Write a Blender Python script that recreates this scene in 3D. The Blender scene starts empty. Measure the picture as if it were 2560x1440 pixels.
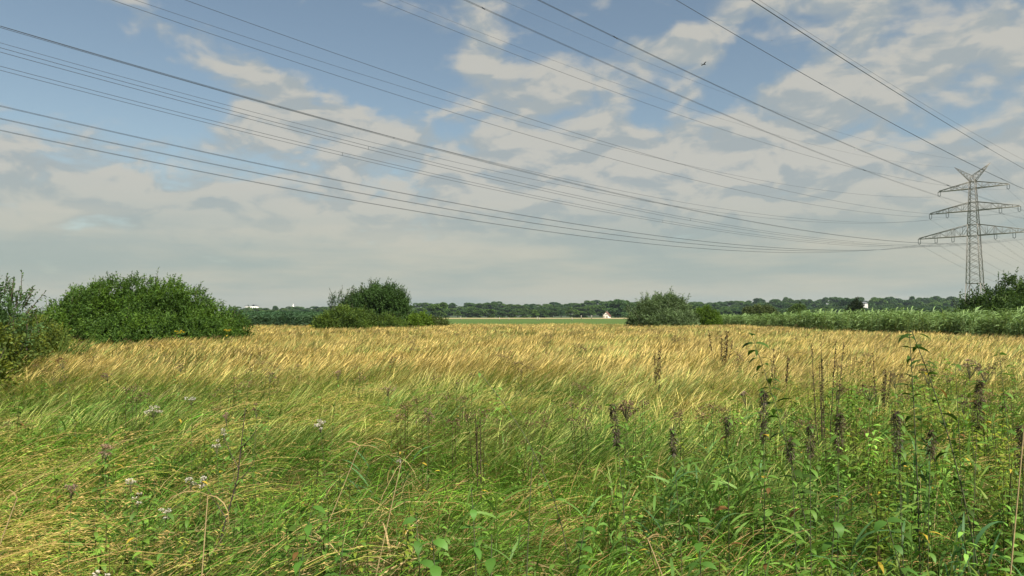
import bpy, math, numpy as np
from mathutils import Vector
R = math.radians
rng = np.random.default_rng(11)
C = bpy.context.scene.collection
scn = bpy.context.scene

# ------------------------------------------------------------------ camera
F, CX, CY, HZ, EYE = 1849.0, 1280.0, 720.0, 789.0, 1.75
cd = bpy.data.cameras.new('camera'); cam = bpy.data.objects.new('camera', cd); C.objects.link(cam)
cam.location = (0, 0, EYE)
cam.rotation_euler = (R(90) + math.atan((HZ - CY) / F), 0, 0)
cd.sensor_width = 36; cd.lens = 36 * F / 2560; cd.clip_start = 0.05; cd.clip_end = 9000
scn.camera = cam
scn.view_settings.view_transform = 'Standard'; scn.view_settings.look = 'None'
scn.view_settings.exposure = 0.6; scn.view_settings.gamma = 1.0
scn.cycles.max_bounces = 6; scn.cycles.diffuse_bounces = 3; scn.cycles.transmission_bounces = 3
scn.cycles.transparent_max_bounces = 8; scn.cycles.caustics_reflective = False

# ------------------------------------------------------------------ node helpers
def N(nt, typ, **kw):
    n = nt.nodes.new(typ)
    for k, v in kw.items():
        if k in ('inp',):
            for a, b in v.items(): n.inputs[a].default_value = b
        else: setattr(n, k, v)
    return n
def math_n(nt, op, a, b=None, clamp=False):
    n = nt.nodes.new('ShaderNodeMath'); n.operation = op; n.use_clamp = clamp
    for i, s in enumerate((a, b)):
        if s is None: continue
        if isinstance(s, (int, float)): n.inputs[i].default_value = s
        else: nt.links.new(s, n.inputs[i])
    return n.outputs[0]
def mix_c(nt, fac, a, b, mode='MIX'):
    n = nt.nodes.new('ShaderNodeMix'); n.data_type = 'RGBA'; n.blend_type = mode
    for i, s in ((0, fac), (6, a), (7, b)):
        if isinstance(s, (int, float)): n.inputs[i].default_value = s
        elif isinstance(s, tuple): n.inputs[i].default_value = s if len(s) == 4 else (*s, 1)
        else: nt.links.new(s, n.inputs[i])
    return n.outputs[2]
def ramp(nt, s, a, b, smooth=True):
    n = nt.nodes.new('ShaderNodeMapRange'); n.interpolation_type = 'SMOOTHSTEP' if smooth else 'LINEAR'
    n.inputs[1].default_value = a; n.inputs[2].default_value = b
    nt.links.new(s, n.inputs[0]); return n.outputs[0]

# ------------------------------------------------------------------ sky and sun
SUN_EL, SUN_AZ = R(50), R(142)      # azimuth measured from +Y (the view) clockwise
world = bpy.data.worlds.new('World'); scn.world = world; world.use_nodes = True
nt = world.node_tree; nt.nodes.clear(); L = nt.links
out = N(nt, 'ShaderNodeOutputWorld'); bg = N(nt, 'ShaderNodeBackground')
sky = N(nt, 'ShaderNodeTexSky', sky_type='NISHITA', sun_disc=False, sun_elevation=SUN_EL, sun_rotation=SUN_AZ, air_density=1.0, dust_density=1.5, ozone_density=1.2)
geo = N(nt, 'ShaderNodeTexCoord')
sep = N(nt, 'ShaderNodeSeparateXYZ'); L.new(geo.outputs['Generated'], sep.inputs[0])
dx, dy, dz = sep.outputs
zc = math_n(nt, 'MAXIMUM', dz, 0.0)
den = math_n(nt, 'ADD', zc, 0.10)
cu = math_n(nt, 'DIVIDE', dx, den); cv = math_n(nt, 'DIVIDE', dy, den)
comb = N(nt, 'ShaderNodeCombineXYZ'); L.new(cu, comb.inputs[0]); L.new(cv, comb.inputs[1])
el = math_n(nt, 'ARCSINE', dz); az = math_n(nt, 'ARCTAN2', dx, dy)      # cloud positions over the compass
comb2 = N(nt, 'ShaderNodeCombineXYZ'); L.new(az, comb2.inputs[0]); L.new(el, comb2.inputs[1])
def noise(vec, scale, detail, rough, off=(0, 0, 0), sc=(1, 1, 1), dist=0.0):
    m = N(nt, 'ShaderNodeMapping'); m.inputs[1].default_value = off; m.inputs[3].default_value = sc
    L.new(vec, m.inputs[0])
    n = N(nt, 'ShaderNodeTexNoise'); n.inputs['Scale'].default_value = scale; n.inputs['Detail'].default_value = detail
    n.inputs['Roughness'].default_value = rough; n.inputs['Distortion'].default_value = dist
    L.new(m.outputs[0], n.inputs['Vector']); return n.outputs[0]
# a warped (az, el) for the big cloud masses
def px2ang(x, y):
    a = math.atan2(x - CX, F); e = math.atan2((HZ - y), math.hypot(F, x - CX)); return a, e
wn1 = noise(comb2.outputs[0], 7, 4, 0.6, (3, 1, 0)); wn2 = noise(comb2.outputs[0], 7, 4, 0.6, (9, 5, 0))
azw = math_n(nt, 'ADD', az, math_n(nt, 'MULTIPLY', math_n(nt, 'SUBTRACT', wn1, 0.5), 0.22))
elw = math_n(nt, 'ADD', el, math_n(nt, 'MULTIPLY', math_n(nt, 'SUBTRACT', wn2, 0.5), 0.13))
def blob(x, y, rx, ry, wt, tilt=0.0):
    a, e = px2ang(x, y)
    da = math_n(nt, 'SUBTRACT', azw, a); de = math_n(nt, 'SUBTRACT', elw, e)
    if tilt: de = math_n(nt, 'SUBTRACT', de, math_n(nt, 'MULTIPLY', da, tilt))
    da = math_n(nt, 'DIVIDE', da, rx / F); de = math_n(nt, 'DIVIDE', de, ry / F)
    r2 = math_n(nt, 'ADD', math_n(nt, 'MULTIPLY', da, da), math_n(nt, 'MULTIPLY', de, de))
    g = math_n(nt, 'POWER', 2.718, math_n(nt, 'MULTIPLY', r2, -1.0))
    return math_n(nt, 'MULTIPLY', g, wt)
BL = [ # x, y, rx, ry, weight (negative = clear blue), tilt
 (620, 60, 560, 150, -.34, 0), (80, 120, 330, 170, -.30, 0), (930, 175, 180, 100, -.36, -.2), (310, 25, 130, 50, .40, -.4), (440, 250, 130, 80, -.2, 0),
 (720, 225, 200, 75, .46, -.25), (880, 320, 260, 55, .18, 0), (330, 420, 360, 55, -.12, .1), (90, 400, 150, 45, .12, 0),
 (1210, 160, 100, 160, .34, 0), (1420, 240, 200, 80, .22, .2), (1560, 60, 170, 60, -.30, 0), (1700, 110, 120, 60, .28, 0), (1880, 155, 90, 70, -.40, .3),
 (1640, 280, 60, 40, -.22, 0), (1950, 15, 200, 50, .3, 0), (2250, 110, 260, 45, -.16, .35), (2420, 95, 200, 60, .22, .3), (2100, 160, 190, 50, .3, .4),
 (2420, 300, 220, 50, -.30, .1), (2180, 230, 200, 45, .22, .3), (1330, 60, 80, 60, .1, 0), (1500, 420, 420, 90, .2, 0), (2000, 400, 420, 90, .2, 0), (2300, 40, 120, 30, -.15, .3),
 (1050, 480, 180, 40, -.14, 0), (400, 500, 260, 50, .1, 0), (2480, 200, 120, 40, .2, .3)]
acc = None
for b in BL:
    g = blob(*b); acc = g if acc is None else math_n(nt, 'ADD', acc, g)
n1 = noise(comb.outputs[0], 1.15, 9, 0.56, (2.3, 0.7, 0), (1, 1, 1), 0.25)
n2 = noise(comb2.outputs[0], 12, 8, 0.52, (1, 2, 0), (1, 2.0, 1), 0.35)
n2b = noise(comb2.outputs[0], 12, 8, 0.52, (1 + .004, 2 + .030, 0), (1, 2.0, 1), 0.35)
n3 = noise(comb.outputs[0], 3.2, 7, 0.6, (7.3, 1.7, 0))
dens = math_n(nt, 'ADD', math_n(nt, 'MULTIPLY', n1, 0.5), math_n(nt, 'ADD', math_n(nt, 'MULTIPLY', n2, 1.15), math_n(nt, 'MULTIPLY', n3, .5)))
dens = math_n(nt, 'ADD', dens, acc)
lowc = ramp(nt, el, R(17), R(5)); dens = math_n(nt, 'ADD', dens, math_n(nt, 'MULTIPLY', lowc, 0.38))
mask = ramp(nt, dens, 0.91, 1.30)
# cloud tone: sunlit cream tops, cooler grey undersides, flat grey-green deck near the horizon
tone = ramp(nt, math_n(nt, 'ADD', math_n(nt, 'MULTIPLY', math_n(nt, 'SUBTRACT', n2, n2b), 2.6), math_n(nt, 'MULTIPLY', dens, .45)), 0.36, .80)
nb = noise(comb2.outputs[0], 3.0, 6, 0.55, (4, 7, 0), (1.0, 7.0, 1))      # long level bands low down
cloud = mix_c(nt, tone, (0.345, 0.380, 0.385, 1), (0.505, 0.490, 0.440, 1))
deck = mix_c(nt, ramp(nt, nb, .36, .64), (0.325, 0.375, 0.350, 1), (0.480, 0.465, 0.385, 1))
cloud = mix_c(nt, ramp(nt, el, R(11), R(3)), cloud, deck)
hs = math_n(nt, 'MULTIPLY', 0.10, 1.0)
skyc = mix_c(nt, 1.0, sky.outputs[0], (0.124, 0.117, 0.100, 1), 'MULTIPLY')
L.new(mix_c(nt, math_n(nt, 'MULTIPLY', mask, 0.90), skyc, cloud), bg.inputs[0])
bg.inputs[1].default_value = 0.74
L.new(bg.outputs[0], out.inputs[0])

sl = bpy.data.lights.new('sun', 'SUN'); so = bpy.data.objects.new('sun', sl); C.objects.link(so)
sl.energy = 5.0; sl.angle = R(1.8); sl.color = (1.0, 0.93, 0.80)
sv = Vector((math.sin(SUN_AZ) * math.cos(SUN_EL), math.cos(SUN_AZ) * math.cos(SUN_EL), math.sin(SUN_EL)))
so.rotation_euler = (-sv).to_track_quat('-Z', 'Y').to_euler(); so.location = (30, -30, 60)

# ------------------------------------------------------------------ scene helpers
def tag(o, label=None, cat=None, group=None, kind=None):
    if label: o['label'] = label
    if cat: o['category'] = cat
    if group: o['group'] = group
    if kind: o['kind'] = kind
    return o
def empty(name, loc, rz=0):
    o = bpy.data.objects.new(name, None); C.objects.link(o); o.location = loc; o.rotation_euler = (0, 0, rz); o.empty_display_size = .2; return o
def copy_tree(o):
    r = o.copy(); C.objects.link(r)
    for ch in list(o.children):
        c = ch.copy(); C.objects.link(c); c.parent = r
    return r
def at(x, y, Y):
    """the world point at depth Y whose image falls on the photograph's pixel x, y (used to measure places)"""
    p = math.atan((HZ - CY) / F); a = (x - CX) / F; b = (CY - y) / F
    r = (a, math.cos(p) - b * math.sin(p), math.sin(p) + b * math.cos(p)); k = Y / r[1]
    return Vector((r[0] * k, Y, EYE + r[2] * k))
def gz(x, y):
    x = np.asarray(x, float); y = np.asarray(y, float)
    return .05 * np.sin(x * .55 + 1.3) * np.cos(y * .43) + .035 * np.sin(x * 1.31 + y * .9) + .02 * np.sin(x * 2.3 - y * 1.7)

class MB:
    """collects vertices, faces and per-vertex colours; build() makes one mesh object of them"""
    def __init__(s): s.v = []; s.f = []; s.c = []; s.n = 0
    def add(s, v, f, c):
        v = np.asarray(v, np.float32).reshape(-1, 3); f = np.asarray(f, np.int64)
        c = np.broadcast_to(np.asarray(c, np.float32), v.shape)
        s.v.append(v); s.c.append(c); s.f.append(f + s.n); s.n += len(v); return s
    def mesh(s, name, mat, smooth=False):
        me = bpy.data.meshes.new(name)
        v = np.concatenate(s.v); c = np.concatenate(s.c)
        me.vertices.add(len(v)); me.vertices.foreach_set('co', v.ravel())
        tot = []; idx = []
        for f in s.f: tot.append(np.full(len(f), f.shape[1])); idx.append(f.ravel())
        tot = np.concatenate(tot); idx = np.concatenate(idx)
        me.loops.add(len(idx)); me.loops.foreach_set('vertex_index', idx)
        me.polygons.add(len(tot)); me.polygons.foreach_set('loop_start', np.r_[0, np.cumsum(tot)[:-1]]); 
        me.update(calc_edges=True)
        if smooth: me.polygons.foreach_set('use_smooth', np.ones(len(tot), bool))
        a = me.color_attributes.new('col', 'FLOAT_COLOR', 'POINT')
        a.data.foreach_set('color', np.c_[c, np.ones(len(c))].astype(np.float32).ravel())
        me.materials.append(mat); return me
    def build(s, name, mat, parent=None, smooth=False, link=True):
        o = bpy.data.objects.new(name, s.mesh(name, mat, smooth))
        if link: C.objects.link(o)
        if parent: o.parent = parent
        return o

def nrm(a): return a / np.maximum(np.linalg.norm(a, axis=-1, keepdims=True), 1e-9)
def strips(mb, root, azi, el0, bend, Ln, W, prof, c0, c1, cpow=1.0, roll=None, twist=0.0, bpow=1.0):
    """curved tapering blades, all at once: root(n,3), heading, start elevation, total bend, length, width, width profile, colours"""
    root = np.asarray(root, float); n = len(root); prof = np.asarray(prof, float); k = len(prof) - 1
    B = lambda a: np.broadcast_to(np.asarray(a, float), (n,))
    azi, el0, bend, Ln, W = map(B, (azi, el0, bend, Ln, W))
    roll = B(rng.uniform(-1.2, 1.2, n) if roll is None else roll)
    c0 = np.broadcast_to(c0, (n, 3)); c1 = np.broadcast_to(c1, (n, 3))
    P = np.zeros((n, k + 1, 3)); P[:, 0] = root; S = np.zeros((n, k + 1, 3))
    for j in range(k + 1):
        t = j / k
        e = el0 - bend * t ** bpow; a = azi + twist * t
        d = np.stack([np.cos(e) * np.cos(a), np.cos(e) * np.sin(a), np.sin(e)], -1)
        if j < k:
            tm = (j + .5) / k; em = el0 - bend * tm ** bpow
            dm = np.stack([np.cos(em) * np.cos(a), np.cos(em) * np.sin(a), np.sin(em)], -1)
            P[:, j + 1] = P[:, j] + dm * (Ln / k)[:, None]
        s = np.stack([-np.sin(a), np.cos(a), np.zeros(n)], -1)
        S[:, j] = s * np.cos(roll)[:, None] + np.cross(d, s) * np.sin(roll)[:, None]
    hw = (W[:, None] * prof[None, :] * .5)[..., None]
    V = np.stack([P - S * hw, P + S * hw], 2).reshape(n, -1, 3)
    t = (np.linspace(0, 1, k + 1) ** cpow)[None, :, None]
    col = np.repeat(c0[:, None] * (1 - t) + c1[:, None] * t, 2, axis=1)
    b = (np.arange(n) * (2 * (k + 1)))[:, None, None]; q = (np.arange(k) * 2)[None, :, None]
    f = b + q + np.array([0, 1, 3, 2])[None, None]
    mb.add(V.reshape(-1, 3), f.reshape(-1, 4), col.reshape(-1, 3)); return P
def leaves(mb, root, d, Ln, W, c, roll=None, fold=.0):
    """pointed leaves: one rhombus-like face pair each"""
    root = np.asarray(root, float); n = len(root); d = nrm(np.asarray(d, float))
    Ln = np.broadcast_to(Ln, (n,)); W = np.broadcast_to(W, (n,)); c = np.broadcast_to(c, (n, 3))
    ref = rng.normal(size=(n, 3)); s = nrm(np.cross(d, ref))
    if roll is not None: s = nrm(np.cross(d, [0, 0, 1]) + s * roll)
    u = np.cross(s, d)
    mid = root + d * (Ln * .45)[:, None]; tip = root + d * Ln[:, None] - np.array([0, 0, 1]) * (Ln * .18)[:, None]
    V = np.stack([root, mid + s * (W / 2)[:, None] , tip, mid - s * (W / 2)[:, None]], 1)
    f = (np.arange(n) * 4)[:, None] + np.array([0, 1, 2, 3])[None]
    mb.add(V.reshape(-1, 3), f, np.repeat(c, 4, axis=0))
def tube(mb, pts, rad, col, sides=5):
    pts = np.asarray(pts, float); n = len(pts); rad = np.broadcast_to(rad, (n,))
    d = nrm(np.gradient(pts, axis=0)); ref = np.array([0, 0, 1.]) if abs(d[0][2]) < .9 else np.array([1., 0, 0])
    s = nrm(np.cross(d, ref)); u = np.cross(d, s)
    a = np.linspace(0, 2 * np.pi, sides, endpoint=False)
    V = pts[:, None] + rad[:, None, None] * (np.cos(a)[None, :, None] * s[:, None] + np.sin(a)[None, :, None] * u[:, None])
    i = np.arange(n - 1)[:, None] * sides; j = np.arange(sides)[None]; j2 = (j + 1) % sides
    f = np.stack([i + j, i + j2, i + sides + j2, i + sides + j], -1).reshape(-1, 4)
    col = np.asarray(col, float); col = np.repeat(np.broadcast_to(col, (n, 3)), sides, axis=0) if col.ndim < 2 or len(col) == n else col
    mb.add(V.reshape(-1, 3), f, col)
    for e, o in ((0, 1), (n - 1, -1)):
        mb.add(V[e], np.array([np.arange(sides)[::o]]), col[:sides] if e == 0 else col[-sides:])
def bars(mb, A, Bp, w, col=(1, 1, 1)):
    """square steel members from A to B, all at once"""
    A = np.asarray(A, float).reshape(-1, 3); Bp = np.asarray(Bp, float).reshape(-1, 3); n = len(A)
    w = np.broadcast_to(w, (n,)) / 2
    d = nrm(Bp - A); ref = np.where(np.abs(d[:, 2:3]) < .9, np.array([[0, 0, 1.]]), np.array([[1., 0, 0]]))
    s = nrm(np.cross(d, ref)); u = np.cross(d, s)
    q = [(-1, -1), (1, -1), (1, 1), (-1, 1)]
    V = np.stack([P + s * (a * w)[:, None] + u * (b * w)[:, None] for P in (A, Bp) for a, b in q], 1)
    F6 = np.array([[0, 1, 5, 4], [1, 2, 6, 5], [2, 3, 7, 6], [3, 0, 4, 7], [3, 2, 1, 0], [4, 5, 6, 7]])
    f = (np.arange(n) * 8)[:, None, None] + F6[None]
    mb.add(V.reshape(-1, 3), f.reshape(-1, 4), col)
def box(mb, lo, hi, col=(1, 1, 1)):
    x0, y0, z0 = lo; x1, y1, z1 = hi
    v = [(x0, y0, z0), (x1, y0, z0), (x1, y1, z0), (x0, y1, z0), (x0, y0, z1), (x1, y0, z1), (x1, y1, z1), (x0, y1, z1)]
    mb.add(v, [[0, 3, 2, 1], [4, 5, 6, 7], [0, 1, 5, 4], [1, 2, 6, 5], [2, 3, 7, 6], [3, 0, 4, 7]], col)

# ------------------------------------------------------------------ materials
def leaf_mat(name, trans=.35, gloss=.02, var=.35, warm=(1.25, 1.1, .7), cool=(.8, .95, 1.1), tint=False):
    m = bpy.data.materials.new(name); m.use_nodes = True; t = m.node_tree; t.nodes.clear(); l = t.links
    o = N(t, 'ShaderNodeOutputMaterial'); vc = N(t, 'ShaderNodeVertexColor', layer_name='col')
    oi = N(t, 'ShaderNodeObjectInfo')
    c = mix_c(t, math_n(t, 'MULTIPLY', oi.outputs['Random'], var), vc.outputs[0], mix_c(t, 1.0, vc.outputs[0], (*warm, 1), 'MULTIPLY'))
    if tint:
        a = N(t, 'ShaderNodeAttribute', attribute_type='INSTANCER', attribute_name='tint')
        c = mix_c(t, 1.0, c, a.outputs['Color'], 'MULTIPLY')
    d = N(t, 'ShaderNodeBsdfDiffuse'); tr = N(t, 'ShaderNodeBsdfTranslucent'); g = N(t, 'ShaderNodeBsdfGlossy'); g.inputs['Roughness'].default_value = .55
    g.inputs[0].default_value = (.55, .6, .5, 1)
    l.new(c, d.inputs[0]); l.new(mix_c(t, 1.0, c, (1.15, 1.2, .75, 1), 'MULTIPLY'), tr.inputs[0])
    m1 = N(t, 'ShaderNodeMixShader'); m1.inputs[0].default_value = trans; l.new(d.outputs[0], m1.inputs[1]); l.new(tr.outputs[0], m1.inputs[2])
    m2 = N(t, 'ShaderNodeMixShader'); m2.inputs[0].default_value = gloss; l.new(m1.outputs[0], m2.inputs[1]); l.new(g.outputs[0], m2.inputs[2])
    l.new(m2.outputs[0], o.inputs[0]); return m
def plain(name, col, rough=.7, metal=0.0, nscale=0, namp=.3, vcol=False):
    m = bpy.data.materials.new(name); m.use_nodes = True; t = m.node_tree; p = t.nodes['Principled BSDF']
    p.inputs['Roughness'].default_value = rough; p.inputs['Metallic'].default_value = metal; p.inputs['Base Color'].default_value = (*col, 1)
    if nscale or vcol:
        tc = N(t, 'ShaderNodeTexCoord'); n = N(t, 'ShaderNodeTexNoise'); n.inputs['Scale'].default_value = nscale or 5; n.inputs['Detail'].default_value = 5
        t.links.new(tc.outputs['Object'], n.inputs['Vector'])
        base = N(t, 'ShaderNodeVertexColor', layer_name='col').outputs[0] if vcol else (*col, 1)
        k = mix_c(t, n.outputs[0], (1 - namp,) * 3 + (1,), (1 + namp,) * 3 + (1,))
        t.links.new(mix_c(t, 1.0, base, k, 'MULTIPLY'), p.inputs['Base Color'])
    return m
M_GRASS = leaf_mat('grass_blades', .30, .02, .45, warm=(1.14, 1.06, .85), tint=True)
M_REED = leaf_mat('reed_blades', .28, .04, .4)
M_LEAF = leaf_mat('herb_leaves', .32, .03, .35, tint=False)
M_UNDER = leaf_mat('undergrowth_leaves', .32, .03, .5, tint=True)
M_BUSH = leaf_mat('shrub_leaves', .30, .02, 0)
M_FAR = leaf_mat('far_tree_leaves', .15, .02, .9, warm=(2.2, 1.7, .9))
M_STEM = plain('plant_stems', (.1, .07, .04), .7, nscale=30, vcol=True)
M_BARK = plain('bark', (.09, .07, .05), .85, nscale=8)
M_STEEL = plain('galvanised_steel', (.24, .225, .20), .65, .1, nscale=.6, namp=.35)
M_PORC = plain('insulator_porcelain', (.07, .09, .10), .35)
M_WIRE = plain('aluminium_conductor', (.05, .06, .07), .55, .5)
M_WHITE = plain('white_render', (.78, .76, .72), .8, nscale=.8, namp=.08)
M_ROOF = plain('red_tiles', (.15, .060, .045), .85, nscale=2.5)
M_DARK = plain('dark_glazing', (.03, .035, .04), .25)
M_GREY = plain('grey_roofing', (.12, .13, .14), .7, nscale=.5)
M_WOOD = plain('weathered_post', (.30, .27, .22), .85, nscale=12)
M_BIRD = plain('dark_feathers', (.015, .015, .018), .7, nscale=10)

# ------------------------------------------------------------------ ground
def ground_mat():
    m = bpy.data.materials.new('meadow_soil'); m.use_nodes = True; t = m.node_tree; p = t.nodes['Principled BSDF']; l = t.links
    tc = N(t, 'ShaderNodeTexCoord'); s = N(t, 'ShaderNodeSeparateXYZ'); l.new(tc.outputs['Object'], s.inputs[0])
    def nz(sc, mp=(1, 1, 1)):
        mm = N(t, 'ShaderNodeMapping'); mm.inputs[3].default_value = mp; l.new(tc.outputs['Object'], mm.inputs[0])
        n = N(t, 'ShaderNodeTexNoise'); n.inputs['Scale'].default_value = sc; n.inputs['Detail'].default_value = 6; l.new(mm.outputs[0], n.inputs['Vector']); return n.outputs[0]
    near = mix_c(t, ramp(t, nz(3.0), .35, .65), (.022, .026, .010, 1), (.060, .050, .022, 1))
    far = mix_c(t, ramp(t, nz(.02, (1, 4, 1)), .35, .65), (.045, .110, .020, 1), (.080, .150, .030, 1))
    far = mix_c(t, ramp(t, nz(.6, (1, .4, 1)), .3, .75), far, (.095, .125, .035, 1))
    l.new(mix_c(t, ramp(t, s.outputs[1], 78, 92), near, far), p.inputs['Base Color'])
    p.inputs['Roughness'].default_value = .95; p.inputs['Specular IOR Level'].default_value = .1
    return m
xs = np.unique(np.r_[np.linspace(-60, 60, 161), np.linspace(-3500, 3500, 41)]); ys = np.unique(np.r_[np.linspace(-12, 95, 150), np.linspace(-600, 4500, 60)])
GX, GY = np.meshgrid(xs, ys); d = np.hypot(GX, GY)
GZ = gz(GX, GY) * np.clip(1.6 - d / 100, 0, 1)
nx, ny = len(xs), len(ys); i = (np.arange(ny - 1)[:, None] * nx + np.arange(nx - 1)[None]).ravel()
g = MB().add(np.stack([GX, GY, GZ], -1), np.stack([i, i + 1, i + nx + 1, i + nx], -1), (1, 1, 1))
tag(g.build('ground', ground_mat(), smooth=True), 'flat marshy meadow ground reaching to the far wood', 'ground', kind='structure')
def hill_z(x, y): 
    b = 7 + 1.5 * np.sin(x * .006 + 1) + np.clip(x / 900, -.6, 1) * 3
    return b * np.clip((y - 640) / 420, 0, 1) ** 1.3
xs = np.linspace(-1600, 1600, 120); ys = np.linspace(640, 1500, 24); GX, GY = np.meshgrid(xs, ys)
nx, ny = len(xs), len(ys); i = (np.arange(ny - 1)[:, None] * nx + np.arange(nx - 1)[None]).ravel()
M_HILL = plain('wooded_slope', (.035, .055, .022), .95, nscale=.02)
tag(MB().add(np.stack([GX, GY, hill_z(GX, GY) - .3], -1), np.stack([i, i + 1, i + nx + 1, i + nx], -1), (1, 1, 1)).build('hill', M_HILL, smooth=True), 'low wooded slope behind the far meadow', 'hill', kind='structure')
M_STRAW = plain('mown_straw', (.36, .29, .14), .95, nscale=.15, namp=.25)
fx = np.linspace(-46, 92, 40); V = []
for x in fx: V += [(x, 395 + 9 * math.sin(x * .07) + 5 * math.sin(x * .21), .06), (x, 545, .06)]
tag(MB().add(V, [[2 * k, 2 * k + 2, 2 * k + 3, 2 * k + 1] for k in range(39)], (1, 1, 1)).build('mown_field', M_STRAW), 'pale strip of mown straw in front of the far wood', 'field', kind='structure')

# ------------------------------------------------------------------ pylon and its cables
PX, PY = 176.68, 282.0; PHI = 5.46675
root = tag(empty('electricity_pylon', (PX, PY, 0), PHI), 'tall grey steel lattice pylon with three crossarms and a V-shaped top', 'pylon')
def hw(z):  # half width of the square mast
    return float(np.interp(z, [0, 14, 32.3, 36.6, 54.2], [3.15, 2.38, 1.78, 1.62, .92]))
mb = MB(); cor = [(-1, -1), (1, -1), (1, 1), (-1, 1)]
def corner(i, z): w = hw(z); return (cor[i % 4][0] * w, cor[i % 4][1] * w, z)
zs = [0, 7, 14]; z = 14
while z < 52.5: z += 2.0 * (hw(z) / 1.7) ** .8; zs.append(z)
zs[-1] = 54.2
zz = [0, 14, 32.3, 36.6, 54.2]
for k in range(4):
    for a, b in zip(zz[:-1], zz[1:]): bars(mb, corner(k, a), corner(k, b), .25 if a < 33 else .20)
    for j, (a, b) in enumerate(zip(zs[:-1], zs[1:])):
        w = .14 if a < 13 else .105
        bars(mb, corner(k, a), corner(k + 1, b), w); bars(mb, corner(k + 1, a), corner(k, b), w)
    for a in (7, 14, 32.3, 36.6, 41.9, 45.2, 50.3, 53.1): bars(mb, corner(k, a), corner(k + 1, a), .2)
mb.build('mast', M_STEEL, root)
M_CONC = plain('concrete', (.35, .34, .32), .9, nscale=3)
for k in range(4): w = hw(0); fb = MB(); box(fb, (cor[k][0] * w - .6, cor[k][1] * w - .6, -.3), (cor[k][0] * w + .6, cor[k][1] * w + .6, .35)); fb.build('footing', M_CONC, root)
ARMS = [(32.35, 36.6, 19.3, [19.18, 13.1, 7.15], 30.2), (41.95, 45.2, 15.05, [14.92, 8.93], 39.87), (50.45, 53.1, 11.75, [11.63], 48.6)]
for zl, zu, la, offs, zcl in ARMS:
    mb = MB()
    for s in (-1, 1):
        wl, wu = hw(zl), hw(zu); tip = np.array([s * la, 0, zl + .05])
        n = max(4, int(round(la / 2.6)))
        lo, up = [], []
        for q in (-1, 1):
            l0 = np.array([s * wl, q * wl, zl]); u0 = np.array([s * wu, q * wu, zu])
            tl = tip + [0, q * .12, 0]; tu = tip + [0, q * .12, .35]
            bars(mb, l0, tl, .24); bars(mb, u0, tu, .2)
            lo.append([l0 + (tl - l0) * t for t in np.linspace(0, 1, n + 1)]); up.append([u0 + (tu - u0) * t for t in np.linspace(0, 1, n + 1)])
        for j in range(n):
            for q in (0, 1):
                a, b = (lo[q][j], up[q][j + 1]) if j % 2 else (up[q][j], lo[q][j + 1])
                bars(mb, a, b, .11)
                if j: bars(mb, lo[q][j], up[q][j], .10)
            bars(mb, lo[0][j], lo[1][j + 1], .10); bars(mb, lo[1][j], lo[0][j + 1], .10)
            bars(mb, up[0][j], up[1][j + 1], .08)
        for o in offs:    # hangers over the insulators
            t = (o - wl) / (la - wl)
            for q in (-.42, .42):
                zt = zu + (zl + .4 - zu) * t
                if zt - zl > .5: bars(mb, (s * o + q, 0, zl), (s * o + q, 0, zt), .10)
            bars(mb, (s * o - .5, 0, zl), (s * o + .5, 0, zl), .2)
    mb.build('crossarm', M_STEEL, root)
for s in (-1, 1):
    mb = MB(); w = hw(53.1); tip = np.array([s * 6.03, 0, 59.46])
    A = [np.array([s * w * .9, q * w, 53.2]) for q in (-1, 1)]; B_ = [np.array([-s * w * .15, q * w * .8, 55.3]) for q in (-1, 1)]
    n = 6
    for q in (0, 1):
        bars(mb, A[q], tip, .16); bars(mb, B_[q], tip, .16)
        for j in range(n):
            t0, t1 = j / n, (j + 1) / n
            a0, a1, b0, b1 = A[q] + (tip - A[q]) * t0, A[q] + (tip - A[q]) * t1, B_[q] + (tip - B_[q]) * t0, B_[q] + (tip - B_[q]) * t1
            bars(mb, a0, b1, .09); bars(mb, b0, a1, .09)
    for j in range(1, n):
        t0 = j / n; bars(mb, A[0] + (tip - A[0]) * t0, A[1] + (tip - A[1]) * t0, .08); bars(mb, B_[0] + (tip - B_[0]) * t0, B_[1] + (tip - B_[1]) * t0, .08)
    for q in (0, 1): bars(mb, (s * w, (2 * q - 1) * w, 53.1), B_[q], .14)
    mb.build('earth_wire_peak', M_STEEL, root)
for zl, zu, la, offs, zcl in ARMS:
    for o in offs:
        for s in (-1, 1):
            mb = MB(); col = (1, 1, 1)
            for q in (-.42, .42):
                zt = np.linspace(zl - .05, zcl + .35, 25); rr = np.where(np.arange(25) % 2 == 0, .06, .12)
                tube(mb, np.c_[np.full(25, q), np.zeros(25), zt - zcl], rr, col, 6)
            bars(mb, (-.5, 0, .33), (.5, 0, .33), .12); bars(mb, (0, 0, .33), (0, 0, -.05), .12)
            ins = mb.build('insulator', M_PORC, root); ins.location = (s * o, 0, zcl)
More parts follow.
